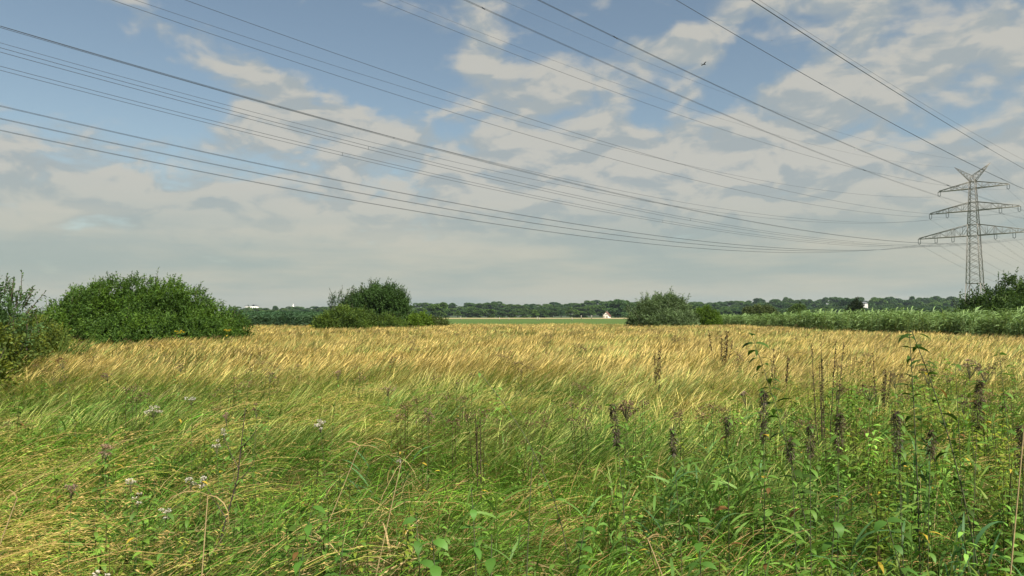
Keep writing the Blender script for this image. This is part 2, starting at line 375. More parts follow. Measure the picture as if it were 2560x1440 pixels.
# cables: each spans from the pylon behind the camera's left, over this pylon, and on to the next one
OFF = {'b1': (-19.18, 30.2), 'b2': (-13.1, 30.2), 'b3': (-7.15, 30.2), 'b4': (7.15, 30.2), 'b5': (13.1, 30.2), 'b6': (19.18, 30.2),
 'm1': (-14.92, 39.87), 'm2': (-8.93, 39.87), 'm3': (8.93, 39.87), 'm4': (14.92, 39.87), 't1': (-11.63, 48.6), 't2': (11.63, 48.6), 'e1': (-6.03, 59.46), 'e2': (6.03, 59.46)}
SAG = {'b1': (8.49, -.41, -.04), 'b2': (8.36, -.15, -.06), 'b3': (8.47, .13, -.11), 'b4': (8.49, -2.33, .66), 'b5': (8.64, -1.98, .50), 'b6': (8.54, -2.52, .74),
 'm1': (8.92, .12, -.17), 'm2': (9.27, -.13, -.09), 'm3': (9.43, -.95, .32), 'm4': (9.32, -.51, .23), 't1': (8.54, -1.37, 1.16), 't2': (8.26, .74, .72), 'e1': (8.38, 1.07, .63), 'e2': (8.43, 1.11, .46)}
WLAB = {'b1': 'lowest power cable, a pair hung from the outer left end of the bottom crossarm', 'b2': 'paired power cable hung midway along the left half of the bottom crossarm',
 'b3': 'paired power cable hung nearest the mast under the left half of the bottom crossarm', 'b4': 'widely split cable pair hung nearest the mast on the right half of the bottom crossarm',
 'b5': 'widely split cable pair hung midway along the right half of the bottom crossarm', 'b6': 'close cable pair hung from the outer right end of the bottom crossarm',
 'm1': 'single cable hung from the outer left end of the middle crossarm', 'm2': 'single cable hung nearer the mast under the left half of the middle crossarm',
 'm3': 'single cable hung nearer the mast under the right half of the middle crossarm', 'm4': 'single cable hung from the outer right end of the middle crossarm',
 't1': 'single cable hung from the left end of the top crossarm', 't2': 'single cable hung from the right end of the top crossarm',
 'e1': 'thin earth wire from the left tip of the V-shaped top', 'e2': 'thin earth wire from the right tip of the V-shaped top'}
for k, (off, zc_) in OFF.items():
    a = np.array([PX + math.cos(PHI) * off, PY + math.sin(PHI) * off, zc_]); sg, lat, dzl = SAG[k]
    u = np.array([math.cos(3.87308), math.sin(3.87308)]); nn = np.array([-u[1], u[0]]); t = np.linspace(1, 0, 160)[:, None]
    Lp = np.c_[a[0] + u[0] * 311.27 * t + nn[0] * lat * t, a[1] + u[1] * 311.27 * t + nn[1] * lat * t, a[2] + (dzl - 4.65) * t - 4 * sg * t * (1 - t)]
    u2 = np.array([math.cos(.75657), math.sin(.75657)]); t = np.linspace(0, 1, 100)[1:, None]; s2 = 9.07 if k[0] == 'e' else 10.18
    Rp = np.c_[a[0] + u2[0] * 387.39 * t, a[1] + u2[1] * 387.39 * t, a[2] - 12.35 * t - 4 * s2 * t * (1 - t)]
    pts = np.r_[Lp, Rp]
    r = {'b': .023, 'm': .025, 't': .025, 'e': .018}[k[0]]
    gname = 'cables carried by the lattice pylon'
    if k[0] == 'b':
        rt = tag(empty('power_cable', tuple(a)), WLAB[k], 'power cable', gname)
        vert = k in ('b4', 'b5'); ov = np.array([0, 0, .2]) if vert else np.array([math.cos(PHI), math.sin(PHI), 0]) * .2
        for s in (-1, 1): m = MB(); tube(m, pts - a + ov * s, r, (1, 1, 1), 4); m.build('conductor', M_WIRE, rt)
        for i in (20, 55, 90, 125, 150, 200):
            m = MB(); bars(m, pts[i] - a - ov, pts[i] - a + ov, .04); m.build('spacer', M_WIRE, rt)
    else:
        m = MB(); tube(m, pts - a, r, (1, 1, 1), 4); o = m.build('power_cable' if k[0] != 'e' else 'earth_wire', M_WIRE); o.location = tuple(a); tag(o, WLAB[k], 'power cable', gname)
# the nearer line passing over the camera's left shoulder
a = math.radians(42.6); u = np.array([math.cos(a), math.sin(a)]); nn = np.array([-u[1], u[0]])
for k, d_, co, lab in (('w1', 36, (3.934e-4, -.09098, 24.057), 'near thick cable pair, lowest of the steep ones, crossing the middle crossarm'),
    ('w2', 29, (4.052e-4, -.08479, 21.499), 'near thick cable pair, second from below among the steep ones'),
    ('w3', 23.5, (4.024e-4, -.08658, 21.669), 'near thick cable pair passing just in front of the pylon top'),
    ('w4', 17.5, (3.483e-4, -.07061, 18.381), 'near thick cable pair highest above the pylon, beside a thin wire'),
    ('we', 26, (3.723e-4, -.08121, 26.98), 'thin single wire, the uppermost line over the pylon')):
    S = np.linspace(-45, 275, 200); P = np.c_[u[0] * S + nn[0] * d_, u[1] * S + nn[1] * d_, co[0] * S ** 2 + co[1] * S + co[2]]
    o_ = P[100].copy()
    if k == 'we':
        m = MB(); tube(m, P - o_, .009, (1, 1, 1), 5); o = m.build('earth_wire', M_WIRE); o.location = tuple(o_); tag(o, lab, 'power cable', 'cables of the nearer line'); continue
    rt = tag(empty('power_cable', tuple(o_)), lab, 'power cable', 'cables of the nearer line')
    ov = np.array([nn[0] * .14, nn[1] * .14, .12])
    for s in (-1, 1): m = MB(); tube(m, P - o_ + ov * s, .0125, (1, 1, 1), 5); m.build('conductor', M_WIRE, rt)
    for i in {'w1': (47, 84, 120, 156), 'w2': (50, 88, 113, 150), 'w3': (60, 88.5, 120), 'w4': (45, 70, 98)}[k]:
        i = int(i); m = MB(); bars(m, P[i] - o_ - ov, P[i] - o_ + ov, .05); m.build('spacer', M_WIRE, rt)

# ------------------------------------------------------------------ far wood
def tree_mesh(seed, kind):
    r = np.random.default_rng(seed); mb = MB()
    H, W = 10.0, 9.0
    nb = {0: 20, 1: 15, 2: 9}[kind]
    for b in range(nb):
        if kind == 2: zc_ = r.uniform(.25, .9) * H; rad = (1.02 - zc_ / H) * 2.6 + .5; cx, cy = r.normal(0, .5, 2)
        else:
            zc_ = r.uniform(.12, .84) * H; lim = W * .42 * math.sqrt(max(.45, 1 - ((zc_ / H - .5) / .55) ** 2)); an = r.uniform(0, 6.28); q = math.sqrt(r.random()) * lim
            cx, cy = q * math.cos(an), q * math.sin(an); rad = r.uniform(1.1, 1.9)
        shade = r.uniform(.72, 1.30)
        n = 300; dv = nrm(r.normal(size=(n, 3))); dv[:, 2] = np.abs(dv[:, 2]) * .9 - .25
        p = np.array([cx, cy, zc_]) + dv * rad * r.uniform(.75, 1.08, (n, 1)) * [1, 1, .85]
        base = np.array([.048, .105, .040]) * shade
        global rng; save = rng; rng = r
        leaves(mb, p, nrm(dv + r.normal(0, .55, (n, 3))), .62, .5, base * r.uniform(.8, 1.2, (n, 1)), roll=.8); rng = save
    return mb.mesh('crown', M_FAR)
crowns = [tree_mesh(40 + i, [0, 0, 1, 0, 1, 2][i]) for i in range(6)]
tm = MB(); tube(tm, [(0, 0, -.5), (0, 0, 2), (.1, 0, 5.5)], [.35, .27, .15], (1, 1, 1), 6); trunk_me = tm.mesh('trunk', M_BARK)
KLAB = [('broad dark green tree in the far wood', 'broadleaf_tree'), ('round-crowned tree in the far wood', 'broadleaf_tree'), ('slim pointed conifer standing in the far wood', 'pine_tree')]
protos = []
for i, me in enumerate(crowns):
    kd = [0, 0, 1, 0, 1, 2][i]
    protos.append((me, kd))
SKY = [(560, 768), (640, 769), (660, 768), (700, 766), (740, 769), (790, 768), (830, 766), (1040, 763), (1065, 760), (1095, 753), (1120, 759), (1140, 763), (1200, 755), (1215, 754), (1260, 761), (1290, 759), (1330, 758),
       (1400, 758), (1440, 753), (1470, 754), (1500, 752), (1560, 753), (1740, 752), (1780, 753), (1850, 751), (1870, 753), (1930, 744), (1960, 742), (1990, 745), (2020, 748), (2080, 746), (2115, 742), (2140, 745), (2200, 738), (2250, 739), (2300, 741), (2320, 737), (2340, 740), (2390, 741), (2480, 740), (2600, 738)]
sx, sy = zip(*SKY); rt_ = np.random.default_rng(5)
def vis(px): return 575 < px < 860 or 1010 < px < 1600 or 1720 < px < 2440
wood = []
def far_tree(px, Y, H, i, zb, wid=1.0):
    me, kd = protos[i]; X = (px - CX) / F * Y
    r = empty(KLAB[kd][1], (X, Y, zb), rt_.uniform(0, 6.28)); tag(r, KLAB[kd][0], 'tree', 'trees of the far wood')
    s = H / 10; r.scale = (s * wid, s * wid, s)
    for nm, m in (('crown', me), ('trunk', trunk_me)): o = bpy.data.objects.new(nm, m); C.objects.link(o); o.parent = r
    wood.append(r); return r
for Y, step, kk in ((1010, 20, 1.0), (900, 23, .84), (770, 24, .66), (640, 27, .48)):
    px = 560
    while px < 2450:
        px += step * rt_.uniform(.75, 1.3)
        if not vis(px): continue
        top = np.interp(px, sx, sy); hz_px = 789 - top
        want = EYE + (hz_px + 4) * kk * rt_.uniform(.80, 1.07) / F * Y + (0 if kk < 1 else -.3)
        zb = float(hill_z(np.array(px - CX) / F * Y, np.array(float(Y)))) - .5
        H = max(4.0, want - zb); i = int(rt_.integers(0, 5)) if rt_.random() > .05 else 5
        if kk < .5: H = max(5.5, want - zb)
        if H > 26: H = 26
        far_tree(px, Y + rt_.uniform(-18, 18), H, i, zb, (min(1.7, max(.95, step * Y / F * 1.75 / (H * .9)))))
# the distinct trees standing out of the wood
for px, ty, Y, wid, lab in ((1095, 752, 560, 1.25, 'big rounded tree standing out right of the central thicket'), (1545, 744, 590, 1.0, 'tall green tree rising over the red-roofed house'),
        (1573, 747, 610, .9, 'pale green tree beside the silvery willow bush'), (1362, 769, 600, 1.1, 'yellowish green round tree in the middle of the far wood'), (2118, 741, 700, 1.2, 'flat-topped yellowish tree above the reed bed'), (1735, 752, 560, .8, 'dark tree peeking out behind the willow bush')):
    H = EYE + (789 - ty) / F * Y; r = far_tree(px, Y, H, 0 if 'tall' not in lab else 1, -.3, wid); r['label'] = lab; wood[-1] = r
print('far trees', len(wood))

# ------------------------------------------------------------------ buildings far away
h = at(1517, 789, 535); hx = h.x
root = tag(empty('cottage', (hx, 535, 0), R(-16)), 'small white gabled cottage with red tiled roof before the far wood', 'house')
m = MB(); w, dp, eh, rh = 3.3, 5.0, 1.9, 4.9
V = [(-w, -dp, 0), (w, -dp, 0), (w, -dp, eh), (0, -dp, rh), (-w, -dp, eh), (-w, dp, 0), (w, dp, 0), (w, dp, eh), (0, dp, rh), (-w, dp, eh)]
m.add(V, [[0, 1, 2, 4], [6, 5, 9, 7], [1, 6, 7, 2], [5, 0, 4, 9]], (1, 1, 1)); m.add(V, [[4, 2, 3], [7, 9, 8]], (1, 1, 1)); m.build('wall', M_WHITE, root)
m = MB()
for s in (-1, 1):
    bars(m, (0, 0, 0), (0, 0, .01), .01)
    A = np.array([(s * (w + .5), -dp - .4, eh - .55), (s * (w + .5), dp + .4, eh - .55), (0, dp + .4, rh + .12), (0, -dp - .4, rh + .12)]); m.add(np.r_[A, A + [0, 0, .22]], [[0, 1, 2, 3], [7, 6, 5, 4], [0, 3, 7, 4], [1, 5, 6, 2], [0, 4, 5, 1]], (1, 1, 1))
rf = m.build('roof', M_ROOF, root)
m = MB(); box(m, (-.5, 1.5, rh - .6), (.3, 2.3, rh + 1.0)); m.build('chimney', M_GREY, rf)
for x in (-.8, .5): m = MB(); box(m, (x - .3, -dp - .05, 2.5), (x + .3, -dp + .02, 3.4)); m.build('window', M_DARK, root)
m = MB(); box(m, (.4, -dp - .06, .02), (1.5, -dp + .02, 1.6)); m.build('door', M_DARK, root)
root.scale = (.74, .70, .88)
# white block on the horizon
b = at(630, 776, 1300)
root = tag(empty('white_building', (b.x, 1300, 0)), 'large flat-roofed white building above the trees at the left', 'building')
m = MB(); box(m, (-10, -7, 0), (10, 7, 18.2)); m.build('wall', M_WHITE, root)
m = MB(); box(m, (-10.3, -7.3, 18.2), (10.3, 7.3, 18.9)); m.add([(1, -7, 18.9), (9, -7, 18.9), (9, 7, 18.9), (1, 7, 18.9), (5, -7, 21.2), (5, 7, 21.2)], [[0, 1, 4, 4][:3] + [4], [1, 2, 5, 4], [2, 3, 5, 5], [3, 0, 4, 5]][1:2] + [[3, 0, 4, 5]], (1, 1, 1)); m.build('roof', M_GREY, root)
for x in np.arange(-8.5, 9, 3.4):
    for zf in (11.5, 15): m = MB(); box(m, (x - .9, -7.06, zf), (x + .9, -6.98, zf + 1.3)); m.build('window', M_DARK, root)
b = at(733, 770, 1500)
root = tag(empty('church', (b.x, 1500, 0)), 'pale church spire rising over the far trees', 'church')
m = MB(); box(m, (-1.6, -1.6, 0), (1.6, 1.6, 17)); m.build('tower', M_WHITE, root)
m = MB(); m.add([(-1.7, -1.7, 17.05), (1.7, -1.7, 17.05), (1.7, 1.7, 17.05), (-1.7, 1.7, 17.05), (0, 0, 27)], [[0, 1, 4], [1, 2, 4], [2, 3, 4], [3, 0, 4]], (1, 1, 1)); m.build('spire', M_WHITE, root)
b = at(2158, 752, 690)
root = tag(empty('white_house', (b.x, 690, 0), R(15)), 'white house half hidden in trees above the reed bed', 'house')
m = MB(); box(m, (-2.6, -3, 0), (2.6, 3, 13.0)); m.build('wall', plain('dull_render', (.45, .44, .42), .85, nscale=.8), root)
m = MB(); m.add([(-2.8, -3.3, 13.05), (2.8, -3.3, 13.05), (2.8, 3.3, 13.05), (-2.8, 3.3, 13.05), (-2.8, 0, 14.8), (2.8, 0, 14.8)], [[0, 1, 5, 4], [2, 3, 4, 5]], (1, 1, 1)); m.build('roof', M_GREY, root)
m = MB(); box(m, (-2, -3.06, 12), (-.8, -2.98, 13.5)); m.build('window', M_DARK, root)
# fence posts at the field's edge
FP = MB(); box(FP, (-.09, -.09, -.3), (.09, .09, 1.5)); FP.add([(-.09, -.09, 1.5), (.09, -.09, 1.5), (.09, .09, 1.5), (-.09, .09, 1.5), (0, 0, 1.62)], np.array([[0, 1, 4], [1, 2, 4], [2, 3, 4], [3, 0, 4]]), (1, 1, 1))
fpm = FP.mesh('fence_post', M_WOOD)
for px, Y, s in ((1152, 290, 1), (1249, 250, 1), (1272, 260, .9), (1343, 250, 1), (1349, 255, .9), (1430, 245, 1), (1453, 380, 1.51), (1479, 380, 1.51)):
    o = bpy.data.objects.new('fence_post', fpm); C.objects.link(o); o.location = ((px - CX) / F * Y, Y, 0); o.scale = (s * 1.2, s * 1.2, s * .8)
    tag(o, 'pale taller fence post in front of the mown strip' if s > 1.5 else 'thin wooden fence post in the far green meadow', 'fence post', 'fence posts in the far meadow')

# birds
def bird(name_loc, span, lab, rz, roll):
    r = tag(empty('bird', name_loc, rz), lab, 'bird'); m = MB()
    tube(m, [(-.28, 0, 0), (-.1, 0, .01), (.1, 0, .02), (.26, 0, .02), (.36, 0, .03), (.42, 0, .02)], [.015, .06, .085, .05, .045, .008], (1, 1, 1), 8)
    for s in (-1, 1):
        W = [(.14, s * .05, .03), (.20, s * .3, .16), (.10, s * .62, .12), (-.04, s * .6, .10), (-.02, s * .3, .13), (-.06, s * .05, .02)]
        m.add(np.r_[W, np.array(W) + [0, 0, .012]], [[0, 1, 4, 5], [1, 2, 3, 4], [11, 10, 7, 6], [10, 9, 8, 7]], (1, 1, 1))
    m.add([(-.22, -.03, 0), (-.22, .03, 0), (-.5, .09, 0), (-.5, -.09, 0)], [[0, 1, 2, 3]], (1, 1, 1))
    o = m.build('body', M_BIRD, r); r.scale = (span,) * 3; r.rotation_euler = (roll, 0, rz)
bird(at(1759, 161, 95), .85, 'dark bird gliding among the steep cables', R(20), R(-12))
bird(at(1929, 102, 230), .7, 'tiny dark bird high up right of the other one', R(60), R(20))

# ------------------------------------------------------------------ shrubs
def shrub(name, lab, cat, blobs, leafL, leafW, base, n_shoot, per, up, shootL, seed, group=None, inner=True, var=.35, sprout=0, drop=.0, olive=None, vary=.25):
    """blobs: (px, top_y, half_width_px, Y[, z_center_frac, ry]) read off the photograph, turned into ellipsoid masses at their own distances"""
    global rng
    r = np.random.default_rng(seed); save = rng; rng = r
    E_ = []
    for b in blobs:
        px, ty, hwp, Y = b[:4]; frac = b[4] if len(b) > 4 else .38
        X = (px - CX) / F * Y; top = EYE + (789 - ty) / F * Y; rx = hwp / F * Y; ry = b[5] if len(b) > 5 else rx * .8
        zc_ = top * frac; E_.append((X, Y, zc_, rx, ry, top - zc_))
    E_ = np.array(E_); org = np.array([E_[0][0], E_[0][1], 0.])
    rt = tag(empty(name, tuple(org)), lab, cat, group)
    area = E_[:, 3] * (E_[:, 5] + E_[:, 2]); ni = (n_shoot * area / area.sum()).astype(int)
    P, D, NM = [], [], []
    for e, k in zip(E_, ni):
        dv = nrm(r.normal(size=(k * 2, 3))); dv = dv[(dv[:, 2] > -.75)]
        dv[:, 1] = np.where(r.random(len(dv)) < .72, -np.abs(dv[:, 1]), dv[:, 1])     # denser on the sunny open side
        dv = dv[:k]
        sc = r.uniform(.72, 1.0, (len(dv), 1)) ** .6
        lump = 1 + .15 * np.sin(dv[:, 0:1] * 8 + e[0]) * np.cos(dv[:, 2:3] * 7 + e[1]) + .07 * np.sin(dv[:, 0:1] * 17 + dv[:, 2:3] * 13)
        p = e[:3] + dv * e[3:6] * sc * lump; ok = p[:, 2] > .1; low = e[2] > 0
        P.append(p[ok]); NM.append(dv[ok])
    P = np.concatenate(P); NM = np.concatenate(NM); n = len(P)
    d0 = nrm(NM * (1 - up) + np.array([.12, 0, up]) + r.normal(0, .22, (n, 3)))
    Ls = shootL * r.uniform(.5, 1.3, n)
    tt = (np.arange(per) + .5) / per
    pos = P[:, None] + d0[:, None] * (Ls[:, None, None] * tt[None, :, None])
    ld = d0[:, None] * .75 + r.normal(0, .6, (n, per, 3)); ld[..., 2] += .12 - drop
    clump = .5 + .5 * np.sin(P[:, 0] * 1.7 + seed) * np.sin(P[:, 2] * 2.3 + P[:, 1]) 
    cc = np.array(base) * (1 + var * (clump[:, None] - .5)) * r.uniform(1 - vary, 1 + vary, (n, 1))
    if olive is not None: cc = np.where(r.random((n, 1)) < .3 + .4 * (clump[:, None] > .6), cc * np.array(olive), cc)
    mb = MB(); lc = np.repeat(cc, per, axis=0) * r.uniform(.8, 1.2, (n * per, 1))
    leaves(mb, pos.reshape(-1, 3) - org, ld.reshape(-1, 3), leafL * r.uniform(.7, 1.3, n * per), leafW * r.uniform(.7, 1.3, n * per), lc)
    # inner leaves, larger, filling the mass
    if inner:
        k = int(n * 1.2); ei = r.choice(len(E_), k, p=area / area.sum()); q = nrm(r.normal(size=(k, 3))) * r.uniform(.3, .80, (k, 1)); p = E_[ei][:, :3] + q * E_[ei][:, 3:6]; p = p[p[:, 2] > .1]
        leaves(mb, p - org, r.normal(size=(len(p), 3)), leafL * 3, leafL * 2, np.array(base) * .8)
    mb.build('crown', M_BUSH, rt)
    bm_ = MB()
    for e in E_:
        for q in range(7):
            tgt = e[:3] + nrm(r.normal(size=3) + [0, 0, .8]) * e[3:6] * .9; b0 = np.array([e[0] + r.normal(0, .25), e[1] + r.normal(0, .25), -.1])
            mid = b0 * .45 + tgt * .55 + np.array([0, 0, .25]); tube(bm_, np.array([b0, mid, tgt]) - org, np.array([.06, .035, .012]) * min(1, E_[0][1] / 45), (1, 1, 1), 5)
    # leafy sprouts standing up out of the outline
    for q in range(sprout):
        e = E_[r.integers(len(E_))]; an = r.uniform(.12, .88) * math.pi; s0 = e[:3] + np.array([math.cos(an) * e[3] * .97, r.uniform(-.5, .2) * e[4], math.sin(an) * e[5] * .97])
        l = shootL * r.uniform(1.0, 2.2); dd = nrm(np.array([math.cos(an) * .45 + .1, 0, 1]) + r.normal(0, .15, 3)); s1 = s0 + dd * l
        tube(bm_, np.array([s0, s1]) - org, [.012, .004], (1, 1, 1), 4)
        k = 14; tt2 = np.linspace(.05, 1, k)[:, None]; lm = MB
        leaves_p = s0 + (s1 - s0) * tt2; SPR.append((leaves_p - org, dd))
    bm_.build('branch', M_BARK, rt)
    if SPR:
        sp = MB(); pp = np.concatenate([a for a, b in SPR]); ddd = np.concatenate([np.repeat(b[None], len(a), 0) for a, b in SPR])
        leaves(sp, pp, nrm(ddd * .8 + r.normal(0, .5, pp.shape)), leafL * 1.1, leafW * 1.05, np.array(base) * 1.0)
        sp.build('shoots', M_BUSH, rt); SPR.clear()
    rng = save; return rt
SPR = []
shrub('willow_bush', 'large rounded dark green bush behind the golden grass at the left', 'bush',
      [(330, 700, 150, 33), (425, 716, 110, 33.5), (240, 722, 85, 32), (175, 756, 65, 31), (515, 758, 75, 33), (580, 788, 50, 33.5), (125, 788, 45, 30), (400, 790, 180, 31.5)], .12, .042, (.066, .132, .024), 10500, 11, .5, .36, 21, sprout=34, olive=(1.25, 1.15, .8))
shrub('elder_shrub', 'open leafy shrub with bare branches at the left edge', 'shrub',
      [(-40, 712, 70, 15, .66, 1.0), (-60, 770, 120, 15, .5, 1.1), (42, 748, 22, 15, .75, .5)], .075, .032, (.075, .140, .045), 900, 11, .6, .30, 22, sprout=26, inner=False)
shrub('bramble_thicket', 'low tangled bramble thicket under the left shrub and bush', 'shrub',
      [(10, 835, 100, 15.5), (-60, 820, 110, 14.5), (130, 830, 55, 20), (-60, 900, 80, 12), (90, 800, 60, 22)], .075, .04, (.105, .150, .032), 5200, 8, .35, .28, 23, olive=(1.45, 1.2, .8), sprout=16)
shrub('shrub_mound', 'low bushy green shrub left of the central tree', 'shrub',
      [(862, 776, 58, 60), (815, 792, 26, 59), (905, 786, 40, 61), (965, 797, 50, 62)], .17, .06, (.080, .135, .028), 4600, 9, .6, .45, 24, olive=(1.2, 1.1, .8), sprout=14)
shrub('small_tree', 'taller ragged tree with upright twigs in the central thicket', 'tree',
      [(958, 722, 50, 66, .70, 1.8), (902, 738, 34, 66, .72, 1.4), (1003, 750, 18, 66, .74, 1.0), (950, 762, 62, 66, .6, 2.0), (990, 785, 48, 66, .45, 2), (935, 724, 8, 66, .85, .4)], .17, .075, (.055, .108, .028), 4200, 9, .65, .55, 25, sprout=90)
shrub('small_tree', 'thin sparse sapling leaning left over the low central shrub', 'tree',
      [(848, 742, 20, 64, .86, .6), (838, 757, 14, 64, .88, .4), (872, 752, 18, 64, .8, .5)], .15, .06, (.045, .085, .030), 170, 8, .6, .5, 26, inner=False, sprout=12)
shrub('shrub_mound', 'bright yellow-green shrub at the right foot of the central thicket', 'shrub',
      [(1055, 789, 26, 66), (1032, 792, 20, 65)], .17, .06, (.12, .20, .02), 1000, 8, .5, .4, 27)
shrub('shrub_mound', 'low brownish green scrub trailing right of the central thicket', 'shrub',
      [(1090, 797, 22, 70), (1070, 799, 20, 68), (1112, 801, 10, 71)], .16, .06, (.075, .105, .026), 700, 8, .5, .4, 28)
shrub('willow_bush', 'big silvery green willow bush standing alone right of centre', 'bush',
      [(1660, 745, 46, 72, .42), (1622, 757, 30, 71, .45), (1700, 762, 26, 72, .42), (1655, 784, 74, 71, .4), (1590, 790, 20, 71), (1728, 793, 12, 72)], .26, .062, (.125, .185, .080), 5200, 10, .85, .6, 29, sprout=80, vary=.35)
shrub('shrub_mound', 'smooth yellow-green bush at the right of the silvery willow', 'bush',
      [(1764, 770, 28, 76), (1784, 782, 17, 76), (1745, 775, 18, 77)], .16, .05, (.10, .175, .018), 1500, 9, .55, .35, 30)
shrub('alder_shrub', 'dark broad-leaved shrub behind the reeds at the right edge', 'shrub',
      [(2525, 708, 70, 50), (2600, 700, 80, 50), (2455, 738, 40, 50), (2415, 762, 24, 50.5), (2560, 750, 120, 49)], .15, .085, (.060, .110, .032), 5200, 9, .6, .5, 31, sprout=60, olive=(1.3, 1.2, .9))
shrub('alder_shrub', 'small dark round shrub beyond the reed bed', 'shrub', [(2140, 755, 14, 150), (2130, 762, 12, 150)], .4, .2, (.030, .045, .018), 700, 8, .5, .7, 32)
shrub('shrub_mound', 'olive scrub behind the left end of the reed bed', 'shrub', [(1895, 767, 28, 130), (1920, 770, 20, 130), (1870, 772, 16, 130)], .34, .16, (.10, .13, .045), 900, 8, .5, .6, 33)
shrub('shrub_mound', 'pale green pointed shrub beyond the reed bed', 'shrub', [(1995, 764, 20, 160), (1985, 770, 18, 160)], .4, .2, (.10, .16, .04), 600, 8, .5, .6, 34)

# ------------------------------------------------------------------ scatter (geometry nodes on a cloud of points)
def scatter(name, lab, cat, protos_, pts, rotz, scl, tint=None, tilt=None):
    coll = bpy.data.collections.new(name + '_sources')
    for i, p in enumerate(protos_): p.name = 'src%02d_' % i + name; coll.objects.link(p)
    me = bpy.data.meshes.new(name); n = len(pts); me.vertices.add(n); me.vertices.foreach_set('co', np.asarray(pts, np.float32).ravel())
    rot = np.zeros((n, 3), np.float32); rot[:, 2] = rotz
    if tilt is not None: rot[:, :2] = tilt
    a = me.attributes.new('rot', 'FLOAT_VECTOR', 'POINT'); a.data.foreach_set('vector', rot.ravel())
    sc3 = np.asarray(scl, np.float32); sc3 = np.repeat(sc3[:, None], 3, 1) if sc3.ndim == 1 else sc3
    a = me.attributes.new('scl', 'FLOAT_VECTOR', 'POINT'); a.data.foreach_set('vector', sc3.ravel())
    a = me.attributes.new('pick', 'INT', 'POINT'); a.data.foreach_set('value', rng.integers(0, len(protos_), n).astype(np.int32))
    t_ = np.ones((n, 3)) if tint is None else tint
    a = me.attributes.new('tint', 'FLOAT_VECTOR', 'POINT'); a.data.foreach_set('vector', t_.astype(np.float32).ravel())
    o = bpy.data.objects.new(name, me); C.objects.link(o)
    ng = bpy.data.node_groups.new(name, 'GeometryNodeTree')
    ng.interface.new_socket('Geometry', in_out='INPUT', socket_type='NodeSocketGeometry'); ng.interface.new_socket('Geometry', in_out='OUTPUT', socket_type='NodeSocketGeometry')
    gi = ng.nodes.new('NodeGroupInput'); go = ng.nodes.new('NodeGroupOutput'); ip = ng.nodes.new('GeometryNodeInstanceOnPoints'); ci = ng.nodes.new('GeometryNodeCollectionInfo')
    ci.inputs['Collection'].default_value = coll; ci.inputs['Separate Children'].default_value = True; ci.inputs['Reset Children'].default_value = True
    def attr(nm, ty):
        q = ng.nodes.new('GeometryNodeInputNamedAttribute'); q.data_type = ty; q.inputs['Name'].default_value = nm; return [s for s in q.outputs if s.enabled and s.name == 'Attribute'][0]
    e2r = ng.nodes.new('FunctionNodeEulerToRotation'); ng.links.new(attr('rot', 'FLOAT_VECTOR'), e2r.inputs[0])
    ng.links.new(gi.outputs[0], ip.inputs['Points']); ng.links.new(ci.outputs[0], ip.inputs['Instance']); ip.inputs['Pick Instance'].default_value = True
    ng.links.new(attr('pick', 'INT'), ip.inputs['Instance Index']); ng.links.new(e2r.outputs[0], ip.inputs['Rotation']); ng.links.new(attr('scl', 'FLOAT_VECTOR'), ip.inputs['Scale'])
    ng.links.new(ip.outputs[0], go.inputs[0])
    md = o.modifiers.new('scatter', 'NODES'); md.node_group = ng
    tag(o, lab, cat, kind='stuff'); return o
def U(a, b, n): return rng.uniform(a, b, n)
def wedge(y0, y1, dens, margin=2.5, slope=.74):
    n = int(dens * (y1 - y0) * (slope * (y0 + y1) + 2 * margin)); y = U(y0, y1, n * 2); w = slope * y + margin
    keep = U(0, slope * y1 + margin, n * 2) < w; y = y[keep][:n]; w = w[keep][:n]; x = U(-1, 1, len(y)) * w
    return x, y
def fnoise(x, y, s, seed):
    r = np.random.default_rng(seed); v = 0
    for i in range(6):
        a = r.uniform(0, 6.28); k = s * r.uniform(.6, 2.2); v = v + np.sin((x * math.cos(a) + y * math.sin(a)) * k + r.uniform(0, 6.28)) / 6
    return v
GOLD = np.array([.87, .68, .275]); STRAW = np.array([.46, .36, .18]); GREEN = np.array([.110, .200, .030]); YGREEN = np.array([.27, .30, .06])
def gold_clump(rad, n, sw, hwid, seedh=1.0, green=.35, lean=.30):
    """tall wind-leaning stems with feathery seed heads above green basal leaves"""
    mb = MB(); a = U(0, 6.28, n); r = rad * np.sqrt(rng.random(n)); root = np.c_[r * np.cos(a), r * np.sin(a), np.zeros(n)]
    H = U(.55, 1.05, n) * seedh; az = rng.normal(0.0, .6, n); el0 = R(80) - np.abs(rng.normal(0, .14, n)); bend = U(.22, .80, n) + lean
    b = U(.45, 1.35, (n, 1)); gr = rng.random((n, 1)) < green
    c0 = np.where(gr, GREEN * 1.1, YGREEN) * b; c1 = np.where(rng.random((n, 1)) < .8, GOLD, STRAW * 1.1) * b * (1 - .25 * gr)
    strips(mb, root, az, el0, bend, H, 1.0 * sw, [.9, .8, .7, .8, hwid / sw * .8, hwid / sw, hwid / sw * .2], c0, c1, 1.15, bpow=1.6)
    k = int(n * .8); a = U(0, 6.28, k); r = rad * np.sqrt(rng.random(k)); root = np.c_[r * np.cos(a), r * np.sin(a), np.zeros(k)]
    strips(mb, root, rng.normal(0, 1.0, k), U(1.0, 1.5, k), U(.6, 1.8, k), U(.3, .72, k), sw * 1.5, [1, 1, .7, .1], GREEN * U(.7, 1.3, (k, 1)), np.where(rng.random((k, 1)) < .55, YGREEN * 1.1, STRAW) * U(.8, 1.2, (k, 1)))
    return mb.build('clump', M_GRASS, link=False)
bands = [(5.5, 17, 7.5, .42, 84, .0030, .0085), (17, 36, 4.2, .58, 84, .0062, .016), (36, 84, 2.3, .85, 80, .015, .034)]
